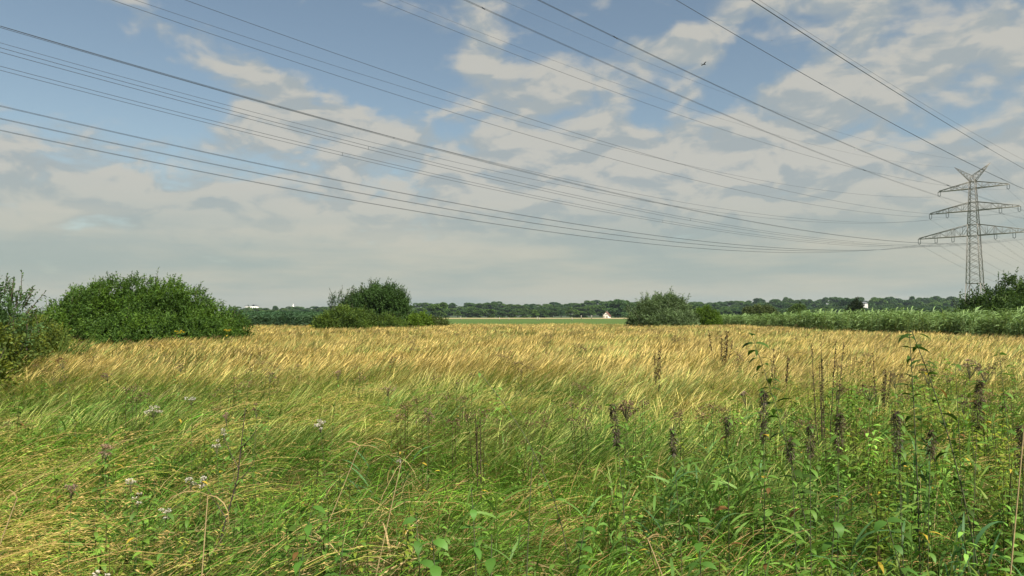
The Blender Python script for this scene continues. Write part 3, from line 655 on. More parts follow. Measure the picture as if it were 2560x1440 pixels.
for bi, (y0, y1, dens, rad, n, sw, hwid) in enumerate(bands):
    pr = [gold_clump(rad, n, sw, hwid, green=.30 if bi else .5, lean=.12 if bi else .30) for _ in range(6)]
    x, y = wedge(y0, y1, dens)
    nz = fnoise(x, y, .35, 3); near_ = 2.6 * np.exp(-((x / y - .2) / .17) ** 2)
    ok = (x < 23.5 + 1.0 * nz) | (y < 28)
    start = 9.6 - near_ + 1.3 * nz + np.where(x > 0, .12 * np.abs(x), .0) 
    if bi == 0: ok &= y > start - 2.2
    x, y, nz, near_ = x[ok], y[ok], nz[ok], near_[ok]
    f = np.clip((y - (9.6 - near_ + 1.3 * nz)) / 4.5, 0, 1)[:, None]
    n2_ = fnoise(x, y, .9, 8)[:, None]
    tint = np.array([.60, .86, .62]) * (1 - f) + np.array([1.02, 1.0, .95]) * f
    tint = tint * (1 + .30 * n2_) * np.where(rng.random((len(x), 1)) < .18 + .35 * (n2_ > .25), np.array([.52, .74, .62]), 1)
    sc = (.74 + .20 * f[:, 0]) * U(.86, 1.12, len(x)) * (1 + .07 * nz)
    scatter('golden_grass', ['wind-combed golden seeding grass in the nearer meadow', 'golden seeding grass leaning right across the middle of the meadow', 'far golden grass reaching to the bushes and reeds'][bi], 'grass',
            pr, np.c_[x, y, gz(x, y) * np.clip(1.6 - np.hypot(x, y) / 100, 0, 1)], rng.normal(0, .38, len(x)) + np.where(y < 13, 1.5, .6) * fnoise(x, y, 1.0, 77), sc, tint)

# green tangled grass of the near ground
def green_clump(rad, n, w, straw, lay):
    mb = MB(); a = U(0, 6.28, n); r = rad * np.sqrt(rng.random(n)); root = np.c_[r * np.cos(a), r * np.sin(a), np.zeros(n)]
    Ln = U(.38, 1.0, n); az = rng.normal(0, 1.05, n); isS = rng.random((n, 1)) < straw
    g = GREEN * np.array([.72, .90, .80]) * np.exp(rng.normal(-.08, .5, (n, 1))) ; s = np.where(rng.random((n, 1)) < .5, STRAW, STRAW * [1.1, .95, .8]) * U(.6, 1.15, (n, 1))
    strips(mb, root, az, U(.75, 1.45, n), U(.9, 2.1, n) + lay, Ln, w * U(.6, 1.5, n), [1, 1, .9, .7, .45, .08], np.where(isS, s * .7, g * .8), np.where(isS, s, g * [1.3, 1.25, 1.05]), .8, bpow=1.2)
    return mb.build('clump', M_GRASS, link=False)
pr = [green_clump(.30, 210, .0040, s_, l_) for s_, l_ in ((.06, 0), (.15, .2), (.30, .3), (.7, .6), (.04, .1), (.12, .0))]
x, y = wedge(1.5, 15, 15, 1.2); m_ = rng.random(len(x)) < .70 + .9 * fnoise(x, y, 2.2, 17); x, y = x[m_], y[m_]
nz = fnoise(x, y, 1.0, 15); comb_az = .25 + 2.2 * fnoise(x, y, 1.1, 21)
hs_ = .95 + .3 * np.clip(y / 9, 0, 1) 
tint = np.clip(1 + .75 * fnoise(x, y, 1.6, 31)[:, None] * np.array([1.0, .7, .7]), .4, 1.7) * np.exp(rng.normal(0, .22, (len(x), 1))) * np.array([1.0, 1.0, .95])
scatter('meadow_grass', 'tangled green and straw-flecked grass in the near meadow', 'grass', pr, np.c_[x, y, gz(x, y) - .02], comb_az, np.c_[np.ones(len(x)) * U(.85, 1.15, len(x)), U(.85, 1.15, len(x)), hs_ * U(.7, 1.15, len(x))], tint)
# laid-over seeding grass: long arching straw panicles
def panicle_clump(n, Lm):
    mb = MB(); a = U(0, 6.28, n); r = .22 * np.sqrt(rng.random(n)); root = np.c_[r * np.cos(a), r * np.sin(a), np.zeros(n)]
    c = np.where(rng.random((n, 1)) < .7, STRAW * [1.35, 1.28, 1.0], YGREEN * 1.5) * U(.75, 1.15, (n, 1))
    P = strips(mb, root, rng.normal(0, .3, n), U(.95, 1.35, n), U(1.0, 1.6, n), Lm * U(.7, 1.2, n), .0040, [1, 1, .9, .9, .8, .6, .3], c * .8, c, bpow=1.3)
    # seed branchlets along the last part
    for j in (4, 5, 6):
        q = np.repeat(P[:, j], 4, axis=0) + rng.normal(0, .012, (n * 4, 3)); 
        leaves(mb, q, np.repeat(nrm(P[:, j] - P[:, j - 1]), 4, axis=0) + rng.normal(0, .35, (n * 4, 3)), .026, .0042, np.repeat(c, 4, axis=0) * 1.05)
    return mb.build('clump', M_GRASS, link=False)
pr = [panicle_clump(26, l_) for l_ in (.95, 1.15, .8)]
x, y = wedge(2.2, 12, 5.0, .8); m_ = fnoise(x, y, .9, 44) + np.where((x < -1.1) & (y < 3.9), .40, 0) - np.where((x > .15 * y) & (y < 6), .45, 0) > .10 - .012 * y; x, y = x[m_], y[m_]
scatter('seeding_grass', 'long straw-coloured seeding stems laid over by the wind', 'grass', pr, np.c_[x, y, gz(x, y)], .15 + .45 * fnoise(x, y, .7, 21) + rng.normal(0, .15, len(x)), U(.75, 1.1, len(x)))

def thatch_clump(n):
    mb = MB(); a = U(0, 6.28, n); r = .28 * np.sqrt(rng.random(n)); root = np.c_[r * np.cos(a), r * np.sin(a), U(.0, .25, n)]
    c = np.where(rng.random((n, 1)) < .6, np.array([.55, .42, .22]), np.array([.42, .27, .12])) * U(.5, 1.2, (n, 1))
    strips(mb, root, U(0, 6.28, n), U(.1, 1.3, n), U(.6, 2.6, n), U(.12, .5, n), U(.004, .011, n), [.7, 1, .9, .6, .08], c, c * U(.8, 1.1, (n, 1)), roll=rng.normal(0, .9, n), bpow=1.5)
    return mb.build('clump', M_GRASS, link=False)
pr = [thatch_clump(k_) for k_ in (46, 34, 60)]
x, y = wedge(2.3, 10, 5.5, .8); w_ = fnoise(x, y, 1.7, 91) + .35 * np.exp(-((x + .1 * y) / 1.0) ** 2) * (y < 5.5) - .25 * (x < -.3 * y)
m_ = w_ > .16; x, y = x[m_], y[m_]
scatter('dead_grass', 'patches of dead beige broken grass leaves in the near meadow', 'grass', pr, np.c_[x, y, gz(x, y) + .05], U(0, 6.28, len(x)), U(.7, 1.15, len(x)))

# ------------------------------------------------------------------ herbs
NET = np.array([.100, .200, .036])
def herb_into(mb_l, mb_s, h, lean=0.0, leafL=.075, leafW=.028, pairs=12, base=NET, stemc=(.09, .10, .035), curve=0.0, z0=.12, stemr=.0035, droop=.5, yellow=.012, o=(0, 0, 0), az=0.0):
    """one upright stalk with opposite pointed leaves; leaves go to mb_l, the stalk to mb_s"""
    t = np.linspace(0, 1, 9); o = np.array(o, float)
    off = lean * h * t + curve * h * t ** 2.4
    P = o + np.c_[off * math.cos(az), off * math.sin(az), h * t * (1 - .12 * abs(curve))]
    tube(mb_s, P, np.linspace(stemr, stemr * .4, 9), stemc, 5)
    tt = np.linspace(z0, .99, pairs); q = np.stack([np.interp(tt, t, P[:, k]) for k in range(3)], -1); n = len(tt)
    for s in (0, 1):
        a = np.arange(n) * 1.571 + s * np.pi + rng.normal(0, .3, n)
        sz = np.clip(1.25 - tt * .45, .35, 1) * U(.75, 1.25, n)
        c = base * U(.7, 1.35, (n, 1)); c = np.where(rng.random((n, 1)) < yellow, np.array([.48, .36, .05]), c); c = np.where(rng.random((n, 1)) < yellow * .7, np.array([.20, .11, .04]), c)
        strips(mb_l, q, a, U(.1, .7, n), U(.5, 1.3, n) + droop * .6, leafL * sz, leafW * sz, [.15, .85, 1, .62, .05], c * .9, c * 1.1, roll=rng.normal(0, .3, n))
    return P
def under_clump(kind):
    ml, ms = MB(), MB(); k = 7
    for i in range(k):
        a, r = rng.uniform(0, 6.28), .2 * math.sqrt(rng.random()); hh = rng.uniform(.38, .72)
        kw = {0: dict(leafL=.058, leafW=.020, pairs=15, base=NET * 1.15), 1: dict(leafL=.065, leafW=.030, pairs=12, base=NET * [1.15, 1.05, .95]), 2: dict(leafL=.07, leafW=.014, pairs=18, base=NET * [1.35, 1.05, .8], stemc=(.09, .07, .03)), 3: dict(leafL=.05, leafW=.018, pairs=15, base=NET * [1.8, 1.2, .8], yellow=.03)}[kind]
        herb_into(ml, ms, hh, rng.normal(.05, .12), o=(r * math.cos(a), r * math.sin(a), 0), az=rng.uniform(0, 6.28), **kw)
    for f_, c_, n0 in zip(ms.f, ms.c, range(len(ms.f))): pass
    v = np.concatenate(ms.v); off = 0
    ml.v += ms.v; ml.c += ms.c; ml.f += [f + ml.n for f in ms.f]; ml.n += ms.n
    return ml.build('clump', M_UNDER, link=False)
pr = [under_clump(k) for k in (0, 1, 2, 3, 0, 2)]
x, y = wedge(1.9, 14, 9.0, 1.0)
dn = fnoise(x, y, 1.1, 51); right = np.clip((x - .05 * y) / (.3 * y), 0, 1)
pr_ = np.clip(.27 + .50 * right + .50 * dn - .03 * np.maximum(y - 6, 0) * (1 - right), 0, 1) * np.where(y > 11, .4 * right, 1); pr_ = np.where((x < -.3 * y) & (y > 3), np.maximum(pr_, .36 + .45 * dn), pr_)
m_ = rng.random(len(x)) < pr_; x, y = x[m_], y[m_]
sc = U(.65, 1.2, len(x)) * (.90 + .12 * (x < 0) + .38 * np.clip((x / y - .1) / .4, 0, 1))
tint = (1 + .4 * fnoise(x, y, 1.3, 61)[:, None] * np.array([1.2, .8, .6])) * np.exp(rng.normal(0, .2, (len(x), 1)))
scatter('undergrowth', 'dense leafy herbs mixed through the near grass', 'undergrowth', pr, np.c_[x, y, gz(x, y) - .03], U(0, 6.28, len(x)), sc, tint)
def weed_clump():
    ml = MB(); ms = MB()
    for i in range(5):
        a, r = rng.uniform(0, 6.28), .16 * math.sqrt(rng.random()); h = rng.uniform(.75, 1.08); P = herb_into(ml, ms, h, rng.normal(.06, .08), .06, .016, 13, NET * [.75, .62, .7], (.09, .07, .04), 0, .35, .004, .6, .01, (r * math.cos(a), r * math.sin(a), 0))
        k = 30; leaves(ml, P[-1] + rng.normal(0, .03, (k, 3)) * [1.2, 1.2, .6], rng.normal(size=(k, 3)) + [0, 0, .5], .022, .012, np.array([.17, .115, .075]) * U(.5, 1.4, (k, 1)))
    ml.v += ms.v; ml.c += ms.c; ml.f += [f + ml.n for f in ms.f]; ml.n += ms.n
    return ml.build('clump', M_UNDER, link=False)
pr = [weed_clump() for _ in range(4)]
x, y = wedge(6, 60, .9, .5); m_ = (rng.random(len(x)) < .16 + .9 * np.clip(fnoise(x, y, .35, 131), 0, 1) * np.where(x > -.2 * y, 1, .35)) & (x < 22); x, y = x[m_], y[m_]
scatter('meadow_weeds', 'dark brown-topped weeds dotted through the golden grass', 'weeds', pr, np.c_[x, y, gz(x, y) * 0], U(0, 6.28, len(x)), U(.75, 1.05, len(x)))
# broad reed-grass leaves, bottom right
def canary_clump(n=8, bs=None):
    mb = MB(); bs = np.array([.130, .255, .055]) if bs is None else bs
    for i in range(n):
        a, r = rng.uniform(0, 6.28), .18 * math.sqrt(rng.random()); h = rng.uniform(.3, .65); o = np.array([r * math.cos(a), r * math.sin(a), 0]); ln = rng.normal(.15, .15)
        P = np.array([o, o + [ln * h * .5, 0, h * .55], o + [ln * h * 1.2, 0, h]]); tube(mb, P, [.004, .003, .002], bs * [.9, .8, .7], 4)
        k = 6; tt = np.linspace(.15, 1, k); q = np.stack([np.interp(tt, [0, .5, 1], P[:, j]) for j in range(3)], -1)
        strips(mb, q, np.where(np.arange(k) % 2, 0, np.pi) + rng.normal(.2, .6, k), U(.6, 1.2, k), U(.4, 1.5, k), U(.14, .30, k), U(.007, .016, k), [.5, 1, 1, .8, .5, .05], bs * U(.8, 1.1, (k, 1)), bs * U(.9, 1.4, (k, 1)), roll=rng.normal(0, .5, k))
    return mb.build('clump', M_UNDER, link=False)
pr = [canary_clump(), canary_clump(7), canary_clump(9, np.array([.14, .21, .045])), canary_clump(6, np.array([.085, .20, .075]))]
x, y = wedge(1.8, 9, 11.0, .7); dn = fnoise(x, y, 1.2, 71); q = np.clip(.42 * np.clip((x / y + .12) / .35, 0, 1) + .60 * dn - .05 * (y - 3), .02, 1); m_ = rng.random(len(x)) < q; x, y = x[m_], y[m_]
scatter('reed_grass', 'broad bright green reed-grass leaves in the near right of the meadow', 'grass', pr, np.c_[x, y, gz(x, y) - .02], rng.normal(.1, .8, len(x)), U(.75, 1.25, len(x)), np.ones((len(x), 3)) * U(.75, 1.2, (len(x), 1)))

# ------------------------------------------------------------------ reed beds
def reed_clump(n, W, base, hh=2.02):
    mb = MB()
    for i in range(n):
        a, r = rng.uniform(0, 6.28), .55 * math.sqrt(rng.random()); h = hh * rng.uniform(.82, 1.08); o = np.array([r * math.cos(a), r * math.sin(a), 0]); ln = rng.normal(.12, .09)
        t = np.linspace(0, 1, 6); P = o + np.c_[ln * h * t ** 1.8, 0 * t, h * t]; tube(mb, P, np.linspace(W * .3, W * .12, 6), base * [1.3, 1.05, .8], 4)
        k = 11; tt = np.linspace(.2, 1, k); q = np.stack([np.interp(tt, t, P[:, j]) for j in range(3)], -1)
        strips(mb, q, np.where(rng.random(k) < .75, 0, np.pi) + rng.normal(0, .6, k), U(.5, 1.25, k), U(.9, 2.0, k), U(.35, .70, k), W * U(.7, 1.2, k), [.6, 1, .8, .4, .05], base * U(.5, 1.2, (k, 1)), base * U(.8, 1.8, (k, 1)), roll=rng.normal(0, .6, k))
    return mb.build('clump', M_REED, link=False)
RB = np.array([.150, .240, .085])
pr = [reed_clump(9, .062, RB * s_) for s_ in (1, .85, 1.15, 1.0)]
y = U(27, 112, 1900); x = 22.8 + 1.1 * np.sin(y * .21) + .6 * np.sin(y * .53) + np.abs(rng.normal(0, 1, len(y))) * 4.2 + np.clip(27 + 8 - y, 0, 8) * .0
m_ = x < .74 * y + 2.5; x, y = x[m_], y[m_]
hs_ = np.interp(y, [27, 38, 51, 67, 85, 112], [.80, .84, .90, .82, .74, .70])
scatter('reed_bed', 'tall green reed bed with drooping leaves behind the golden grass at right', 'reeds', pr, np.c_[x, y, 0 * x], rng.normal(0, .3, len(x)), hs_ * U(.80, 1.12, len(x)))
pr = [reed_clump(12, .06, np.array([.058, .125, .066]) * s_) for s_ in (1, .85, 1.1)]
x = U(-29, -19, 700); y = U(73, 84, 700); m_ = (x > -.375 * y) & (x < -.25 * y); x, y = x[m_], y[m_]
scatter('reed_patch', 'blue-green reed patch between the left bush and the central thicket', 'reeds', pr, np.c_[x, y, 0 * x], rng.normal(0, .3, len(x)), U(.84, .98, len(x)))

# ------------------------------------------------------------------ single plants one can point at
def place(px, Y): X = (px - CX) / F * Y; return (X, Y, float(gz(X, Y)) - .02)
def topz(py, Y): return EYE + (HZ - py) / F * Y
def tall_herb(px_base, py_top, Y, lab, lean=0.0, curve=0.0, pairs=14, spike=None, umbel=None, leafL=.08, leafW=.026, base=NET, stemc=(.085, .09, .045), r=.0030, yellow=.02, name='tall_herb', cat='plant', group=None, z0=.3, droop=.6):
    loc = place(px_base, Y); h = topz(py_top, Y) - loc[2]
    rt = tag(empty(name, loc), lab, cat, group); ml, ms = MB(), MB()
    P = herb_into(ml, ms, h / (1 - .12 * abs(curve)), lean, leafL, leafW, pairs, base, stemc, curve, z0, r, droop, yellow)
    ms.build('stem', M_STEM, rt)
    if spike:
        l0, w0, col = spike; mk = MB(); t = np.linspace(0, 1, 9); n = int(420 * l0 / .25); s = 1 - (l0 / h) * rng.random(n) ** 1.25; q = np.stack([np.interp(s, t, P[:, k]) for k in range(3)], -1)
        prof = np.sin(np.clip((s - (1 - l0 / h)) / (l0 / h), 0.03, .97) * np.pi) ** .45
        dv = nrm(rng.normal(size=(n, 3)) * [1, 1, .6]); leaves(mk, q + dv * (w0 * .22 * prof * (1 + .5 * np.sin(s * 90 + px)))[:, None], dv + [0, 0, -.5], .020 * U(.4, 1.7, n), .0045, np.array(col) * U(.5, 1.5, (n, 1)), roll=1)
        mk.build('seed_spike', M_LEAF, rt)
    if umbel:
        rad, col, cnt = umbel; rad = rad * .8; mk, mst = MB(), MB(); tip = P[-1]
        for i in range(cnt):
            a, rr = rng.uniform(0, 6.28), rad * math.sqrt(rng.random()); c_ = tip + np.array([rr * math.cos(a), rr * math.sin(a), rng.uniform(-.02, .03) - rr * .3])
            tube(mst, [P[-2] * .5 + P[-1] * .5, c_], [.0016, .001], stemc, 4)
            k = 22; dv = nrm(rng.normal(size=(k, 3)) * [1, 1, .4]); leaves(mk, c_ + dv * .005, dv + [0, 0, .5], (.011 if Y < 20 else .05) * U(.6, 1.3, k), (.006 if Y < 20 else .03), np.array(col) * U(.6, 1.25, (k, 1)), roll=1)
        mst.build('flower_stalk', M_STEM, rt); mk.build('flower_head', M_LEAF, rt)
    if ml.v: ml.build('foliage', M_LEAF, rt)
    return rt
DK = (.095, .075, .058); G1 = 'tall leafy stalks in the right half of the meadow'
tall_herb(2052, 832, 4.3, 'tall dark leafy stalk leaning left, its tip against the reeds', -.16, -.08, 24, r=.004, group=G1, z0=.4, leafL=.11, leafW=.032, base=NET*.5)
tall_herb(2287, 838, 4.2, 'tall upright leafy stalk with hooked dark leaves near the right edge', .0, -.02, 22, r=.005, group=G1, z0=.3, leafL=.12, leafW=.03, base=NET*.5)
tall_herb(2452, 828, 4.0, 'tall stalk bent left at its dark leafy tip at the far right', -.10, -.12, 15, r=.005, group=G1, z0=.4, base=NET * .45, leafL=.11, leafW=.036)
tall_herb(2520, 880, 4.6, 'thin dark stalk with few leaves by the right edge', .0, -.04, 10, group=G1)
tall_herb(1432, 926, 4.4, 'thin dark stalk bowing far to the left in the middle of the meadow', -.02, -.34, 10, r=.004, z0=.35, name='tall_herb', leafL=.07)
tall_herb(1312, 1120, 3.2, 'slim dark stalk with one broad leaf in the middle foreground', -.0, .03, 5, r=.0035, leafL=.06)
tall_herb(2390, 905, 4.4, 'leafy stalk with small dark flower buds between the tall ones', .02, -.03, 16, group=G1)
tall_herb(2248, 1000, 4.0, 'leafy green stalk below the hooked-leaf stalk', -.01, 0, 16, group=G1)
G2 = 'dark seeding spikes'
for px, py, Y, l0, w0, lab, ln, cv in (
    (1905, 975, 3.8, .26, .036, 'tall dark seed spike standing left of the leaning leafy stalk', 0, 0), (2082, 1030, 3.7, .20, .034, 'shaggy dark seed spike below the leaning leafy stalk', 0, .02),
    (2022, 1062, 3.6, .15, .036, 'short thick dark seed spike left of the shaggy one', -.02, .02), (1984, 1092, 3.5, .11, .026, 'small dark seed spike low beside two thicker ones', .0, -.02),
    (1572, 1008, 4.0, .24, .032, 'drooping dark seed spike carrying one yellow leaf', -.02, -.05), (1706, 1070, 3.8, .13, .028, 'lone dark seed spike tilted left in the middle right', -.02, -.03),
    (1816, 1040, 4.0, .10, .022, 'small brown seed spike left of the tall dark one', 0, 0), (2412, 948, 4.0, .26, .044, 'thick ragged dark seed spike at the far right', .02, .03),
    (2246, 1028, 3.8, .22, .036, 'dark seed spike among leaves below the hooked stalk', 0, -.02), (2303, 1072, 3.6, .14, .040, 'dense dark seed head under the far-right stalks', 0, .03),
    (2546, 1062, 3.4, .20, .040, 'dark fluffy seed spike at the right edge', 0, .0)):
    tall_herb(px, py, Y, lab, ln, cv, 12, spike=(l0, w0, DK), group=G2, name='seed_stalk', yellow=.05, z0=.15)
G3 = 'flat-topped flowering stalks'
WH = (.62, .58, .54); PK = (.36, .24, .20); BR = (.16, .115, .075)
for px, py, Y, umb, lab in (
    (397, 1020, 5.4, (.07, WH, 12), 'whitish flower cluster standing over the left grass'), (282, 1122, 4.4, (.05, PK, 9), 'pinkish flower cluster at left'),
    (241, 1120, 4.5, (.035, PK, 5), 'small pink flower head just left of the pinkish cluster'), (215, 900, 7.0, (.06, (.20, .10, .06), 7), 'reddish brown flower top against the golden grass at left'),
    (562, 1082, 4.8, (.03, WH, 4), 'small white flower head left of the dark branching stalk'), (557, 1110, 4.7, (.04, WH, 5), 'pair of pale flower heads under the small white one'),
    (606, 1040, 5.0, (.035, PK, 5), 'dusky pink flower head on a dark stalk'), (636, 1018, 5.2, (.03, (.22, .14, .12), 5), 'brown flower head above the dusky pink one'),
    (180, 1218, 3.8, (.035, PK, 6), 'low pink and white flower head at far left'), (462, 1198, 4.0, (.035, WH, 5), 'white flower head in the lower left grass'),
    (489, 1196, 4.0, (.045, WH, 7), 'brighter white flower cluster beside another in the lower left'), (354, 1203, 4.0, (.028, WH, 4), 'single small white flower head in the lower left'),
    (352, 1242, 3.8, (.022, WH, 3), 'tiny white flower head below the others at lower left'), (402, 1275, 3.6, (.03, WH, 4), 'low whitish flower head near the bottom left'),
    (320, 1428, 3.0, (.05, WH, 8), 'pale flower cluster at the bottom edge'), (820, 932, 7.2, (.05, PK, 7), 'pinkish flower top in front of the golden band'),
    (832, 1058, 5.0, (.06, WH, 9), 'loose white flower cluster left of centre'), (985, 968, 6.4, (.09, (.36, .28, .20), 12), 'wide tan flower top below the golden band'),
    (662, 936, 7.0, (.06, (.26, .18, .13), 8), 'brown flower top at the lower edge of the golden band'), (1066, 1030, 5.2, (.05, PK, 6), 'faded pink flower head in the centre'),
    (1040, 1140, 4.2, (.018, WH, 2), 'tiny white flower in the centre'), (960, 892, 9.5, (.14, (.24, .16, .09), 9), 'curved brown flower top against the golden grass'),
    (1546, 1008, 4.3, (.06, (.30, .20, .15), 12), 'reddish flower cluster left of the drooping spike'), (1588, 1018, 4.3, (.06, (.32, .24, .18), 10), 'tan flower cluster right of the drooping spike'),
    (2442, 910, 4.6, (.09, (.30, .22, .17), 14), 'pale brown flower top beside the bent stalk'), (2490, 922, 4.8, (.10, BR, 14), 'wide dark flower top near the right edge'),
    (2335, 928, 4.9, (.07, BR, 9), 'dark flower top between two tall stalks'), (2155, 968, 4.6, (.09, BR, 12), 'brown flower top right of the leaning stalk'),
    (2092, 968, 4.7, (.08, BR, 10), 'flat brown flower top under the leaning stalk'), (2215, 942, 5.2, (.07, BR, 9), 'dark brown flower top left of the hooked stalk'),
    (2400, 1000, 4.2, (.05, BR, 7), 'small dark flower top behind the ragged spike'), (1890, 985, 4.9, (.04, (.3, .22, .18), 5), 'small tan flower top left of the tall dark spike'),
    (450, 912, 8.0, (.08, (.20, .13, .09), 9), 'dark brown flower top in the left golden grass'), (281, 936, 7.5, (.09, (.26, .17, .14), 10), 'wide dusky flower top at the left end of the golden band'),
    (480, 992, 5.8, (.05, WH, 6), 'sprinkle of white flowers beyond the whitish cluster'), (2560, 950, 4.4, (.09, BR, 10), 'brown flower top cut by the right edge')):
    tall_herb(px, py, Y, lab, rng.normal(0, .04), rng.normal(0, .03), 11, umbel=umb, group=G3, name='flower_stalk_plant', z0=.2, yellow=.03, leafL=.07, leafW=.022, stemc=(.08, .08, .035), r=.0022)
# ragwort by the bushes
for px, py, Y, lab in ((450, 828, 27, 'yellow flowering plant at the foot of the left bush'), (572, 824, 28, 'second yellow flowering plant nearer the right foot of the left bush'), (776, 812, 56, 'yellow flowering plant in front of the central thicket')):
    tall_herb(px, py, Y, lab, 0, 0, 10, umbel=(.007 * Y, (.50, .40, .03), 6), name='ragwort', base=NET * 1.3, r=.008, leafL=.15, leafW=.05, group='yellow flowers by the bushes')
# dock stalks: dark bare bundles
def dock(px, py, Y, lab, n=7, sp=.10):
    loc = place(px, Y); h = topz(py, Y) - loc[2]; rt = tag(empty('dock_plant', loc), lab, 'plant', 'dead dark dock stalks'); ms, mk = MB(), MB()
    for i in range(n):
        x0 = rng.normal(0, sp * .4); l = h * rng.uniform(.75, 1.0); P = np.array([[0, 0, 0], [x0 * .6, rng.normal(0, .02), l * .5], [x0 + rng.normal(0, .02), 0, l]]); tube(ms, P, [.005, .004, .002], (.05, .035, .02), 4)
        k = 60; s = U(.45, 1, k); q = np.stack([np.interp(s, [0, .5, 1], P[:, j]) for j in range(3)], -1); leaves(mk, q, rng.normal(size=(k, 3)), .016 * Y / 6, .010 * Y / 6, np.array([.075, .05, .028]) * U(.6, 1.3, (k, 1)))
    ms.build('stem', M_STEM, rt); mk.build('seeds', M_LEAF, rt)
dock(2060, 846, 7.0, 'upright cluster of dark dead stalks in the right golden grass', 6, .22)
dock(1800, 822, 17, 'sparse dark stalks at the far edge of the golden grass', 6, .5)
dock(2195, 862, 9, 'short dark dead stalks right of the upright cluster', 5, .2)
dock(1950, 866, 11, 'dark seeding weed left of the leaning stalk', 5, .2)
dock(1640, 862, 12, 'small dark weed in the middle of the golden grass', 4, .12)
dock(1200, 1005, 6.0, 'brownish weed stalks in the centre', 3, .08)
# dead reed with hanging leaves, dry stalks
def dry_reed(px, py, Y, lab, lean, nl, name='dry_reed'):
    loc = place(px, Y); h = topz(py, Y) - loc[2]; rt = tag(empty(name, loc), lab, 'plant', 'dry straw-coloured stalks'); ms, mk = MB(), MB(); c = np.array([.40, .30, .15])
    P = np.array([[-lean * h, 0, 0], [-lean * h * .5, 0, h * .5], [0, 0, h]]); tube(ms, P, [.0030, .0028, .0022], c, 5)
    if nl: strips(mk, np.repeat(P[-1:], nl, 0), np.linspace(-.5, .5, nl) + np.where(np.arange(nl) % 3 == 0, np.pi, 0), U(-.1, .8, nl), U(1.6, 2.3, nl), U(.12, .26, nl), U(.006, .011, nl), [.6, 1, 1, .7, .4, .05], c * .9, c * 1.1, roll=rng.normal(0, .4, nl))
    ms.build('stem', M_STEM, rt)
    if nl: mk.build('foliage', M_LEAF, rt)
dry_reed(527, 1232, 3.3, 'dry reed with hanging pale orange leaves at lower left', .06, 4)
dry_reed(902, 1112, 4.0, 'long dry straw stalk slanting up left of centre', .40, 2)
dry_reed(1005, 1155, 3.8, 'short dry stalk with curled leaf near the centre', .22, 1)
dry_reed(2553, 1062, 2.7, 'tall yellow dry stalk at the right edge', .12, 0)
dry_reed(1615, 1340, 2.9, 'dry tan stalk lying in the lower right grass', -.4, 3)
dry_reed(55, 1240, 3.2, 'dry leaning stalk at the lower left edge', .35, 1)
# branching dark stalk at left
loc = place(600, 4.4); rt = tag(empty('branching_weed', loc), 'dark branching bare stalk in the left grass', 'plant'); ms, mk = MB(), MB(); h = topz(1030, 4.4)
P = np.array([[-.18, 0, 0], [-.08, 0, h * .4], [.0, 0, h * .65], [.04, 0, h]]); tube(ms, P, [.005, .0045, .004, .002], (.05, .03, .03), 5)
for t_, dx_, dz_ in ((.45, -.16, .25), (.6, .12, .2), (.7, -.10, .18), (.8, .09, .12)):
    q = np.array([np.interp(t_, [0, .4, .65, 1], P[:, j]) for j in range(3)]); tube(ms, [q, q + [dx_ * .6, .02, dz_ * .5], q + [dx_, .03, dz_]], [.003, .002, .0015], (.05, .03, .03), 4)
    k = 10; leaves(mk, q + np.outer(U(.2, 1, k), [dx_, .03, dz_]), rng.normal(size=(k, 3)), .04, .016, NET * U(.6, 1.3, (k, 1)))
ms.build('stem', M_STEM, rt); mk.build('foliage', M_LEAF, rt)
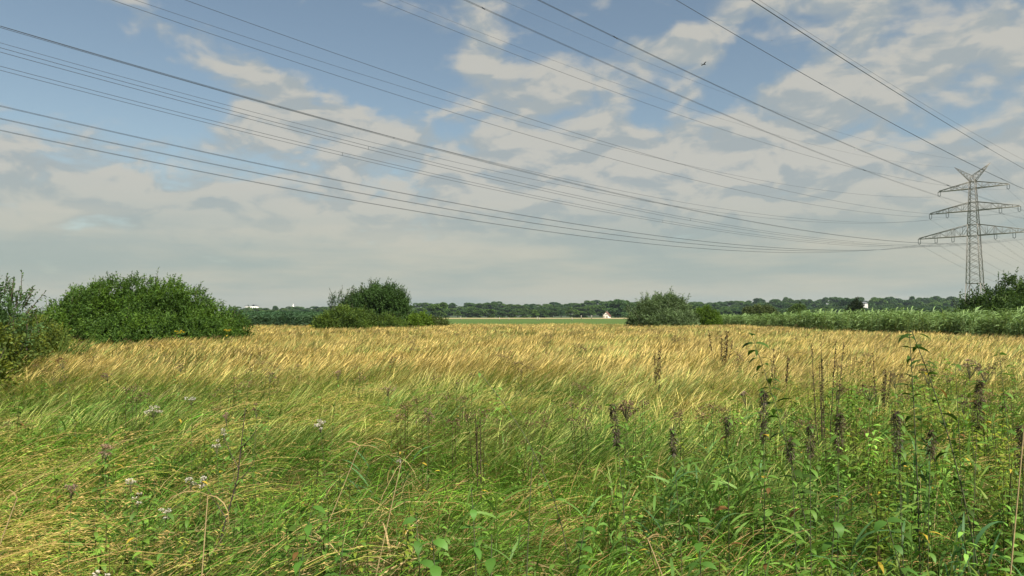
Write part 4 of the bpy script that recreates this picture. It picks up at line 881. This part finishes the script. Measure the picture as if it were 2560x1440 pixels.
# big tuft of reed grass by the left bush
loc = place(150, 19.5); rt = tag(empty('grass_tuft', loc), 'tall bright green grass tuft in front of the left bush', 'grass tuft'); mk = MB(); n = 90
strips(mk, np.c_[U(-.5, .6, n), U(-.3, .3, n), np.zeros(n)], rng.normal(0, .35, n), U(.95, 1.45, n), U(.2, .9, n), U(1.0, 1.75, n), U(.02, .035, n), [.6, 1, 1, .9, .6, .05], np.array([.09, .15, .035]) * U(.8, 1.2, (n, 1)), np.array([.17, .25, .06]) * U(.8, 1.3, (n, 1)))
mk.build('blades', M_REED, rt)
# nettles at the bottom edge
for px, py, Y, lab in ((1095, 1285, 2.5, 'broad-leaved nettle at the bottom, left of centre'), (1188, 1215, 2.9, 'bright green nettle beside the broad-leaved one'), (850, 1330, 2.6, 'nettle low at the bottom edge'), (1130, 1340, 2.3, 'nettle with large toothed leaves at the very bottom'),
        (1250, 1330, 2.5, 'pale nettle right of the bottom centre'), (700, 1255, 2.9, 'dark-stemmed nettle with one yellow hanging leaf'), (1395, 1310, 2.6, 'leafy nettle below the bowed stalk'), (1765, 1290, 2.6, 'nettle with yellowing leaves in the lower right'),
        (2030, 1240, 2.8, 'spindly nettle in the lower right'), (2310, 1290, 2.5, 'nettle among broad grass leaves at the lower right')):
    tall_herb(px, py, Y, lab, rng.normal(0, .05), rng.normal(0, .05), 11, leafL=.075, leafW=.036, base=NET * [.8, .95, .9], name='nettle', group='nettles along the bottom edge', r=.0035, yellow=0, z0=.3, droop=.9)
for o in list(bpy.data.objects):
    if o.type == 'MESH' and o.parent is None and o.get('label') is None and o.users_scene: print('UNTAGGED', o.name)
print('verts', sum(len(m.vertices) for m in bpy.data.meshes))

# ------------------------------------------------------------------ air
hm = bpy.data.materials.new('air'); hm.use_nodes = True; t = hm.node_tree; t.nodes.clear(); o_ = N(t, 'ShaderNodeOutputMaterial'); v_ = N(t, 'ShaderNodeVolumePrincipled')
v_.inputs['Color'].default_value = (.72, .90, 1, 1); v_.inputs['Density'].default_value = .00009; v_.inputs['Anisotropy'].default_value = .2; t.links.new(v_.outputs[0], o_.inputs['Volume'])
m = MB(); box(m, (-3600, -700, -3), (3600, 4600, 110)); hz = m.build('haze', hm); hz['kind'] = 'stuff'; hz['label'] = 'thin summer haze over the marsh'; hz['category'] = 'haze'
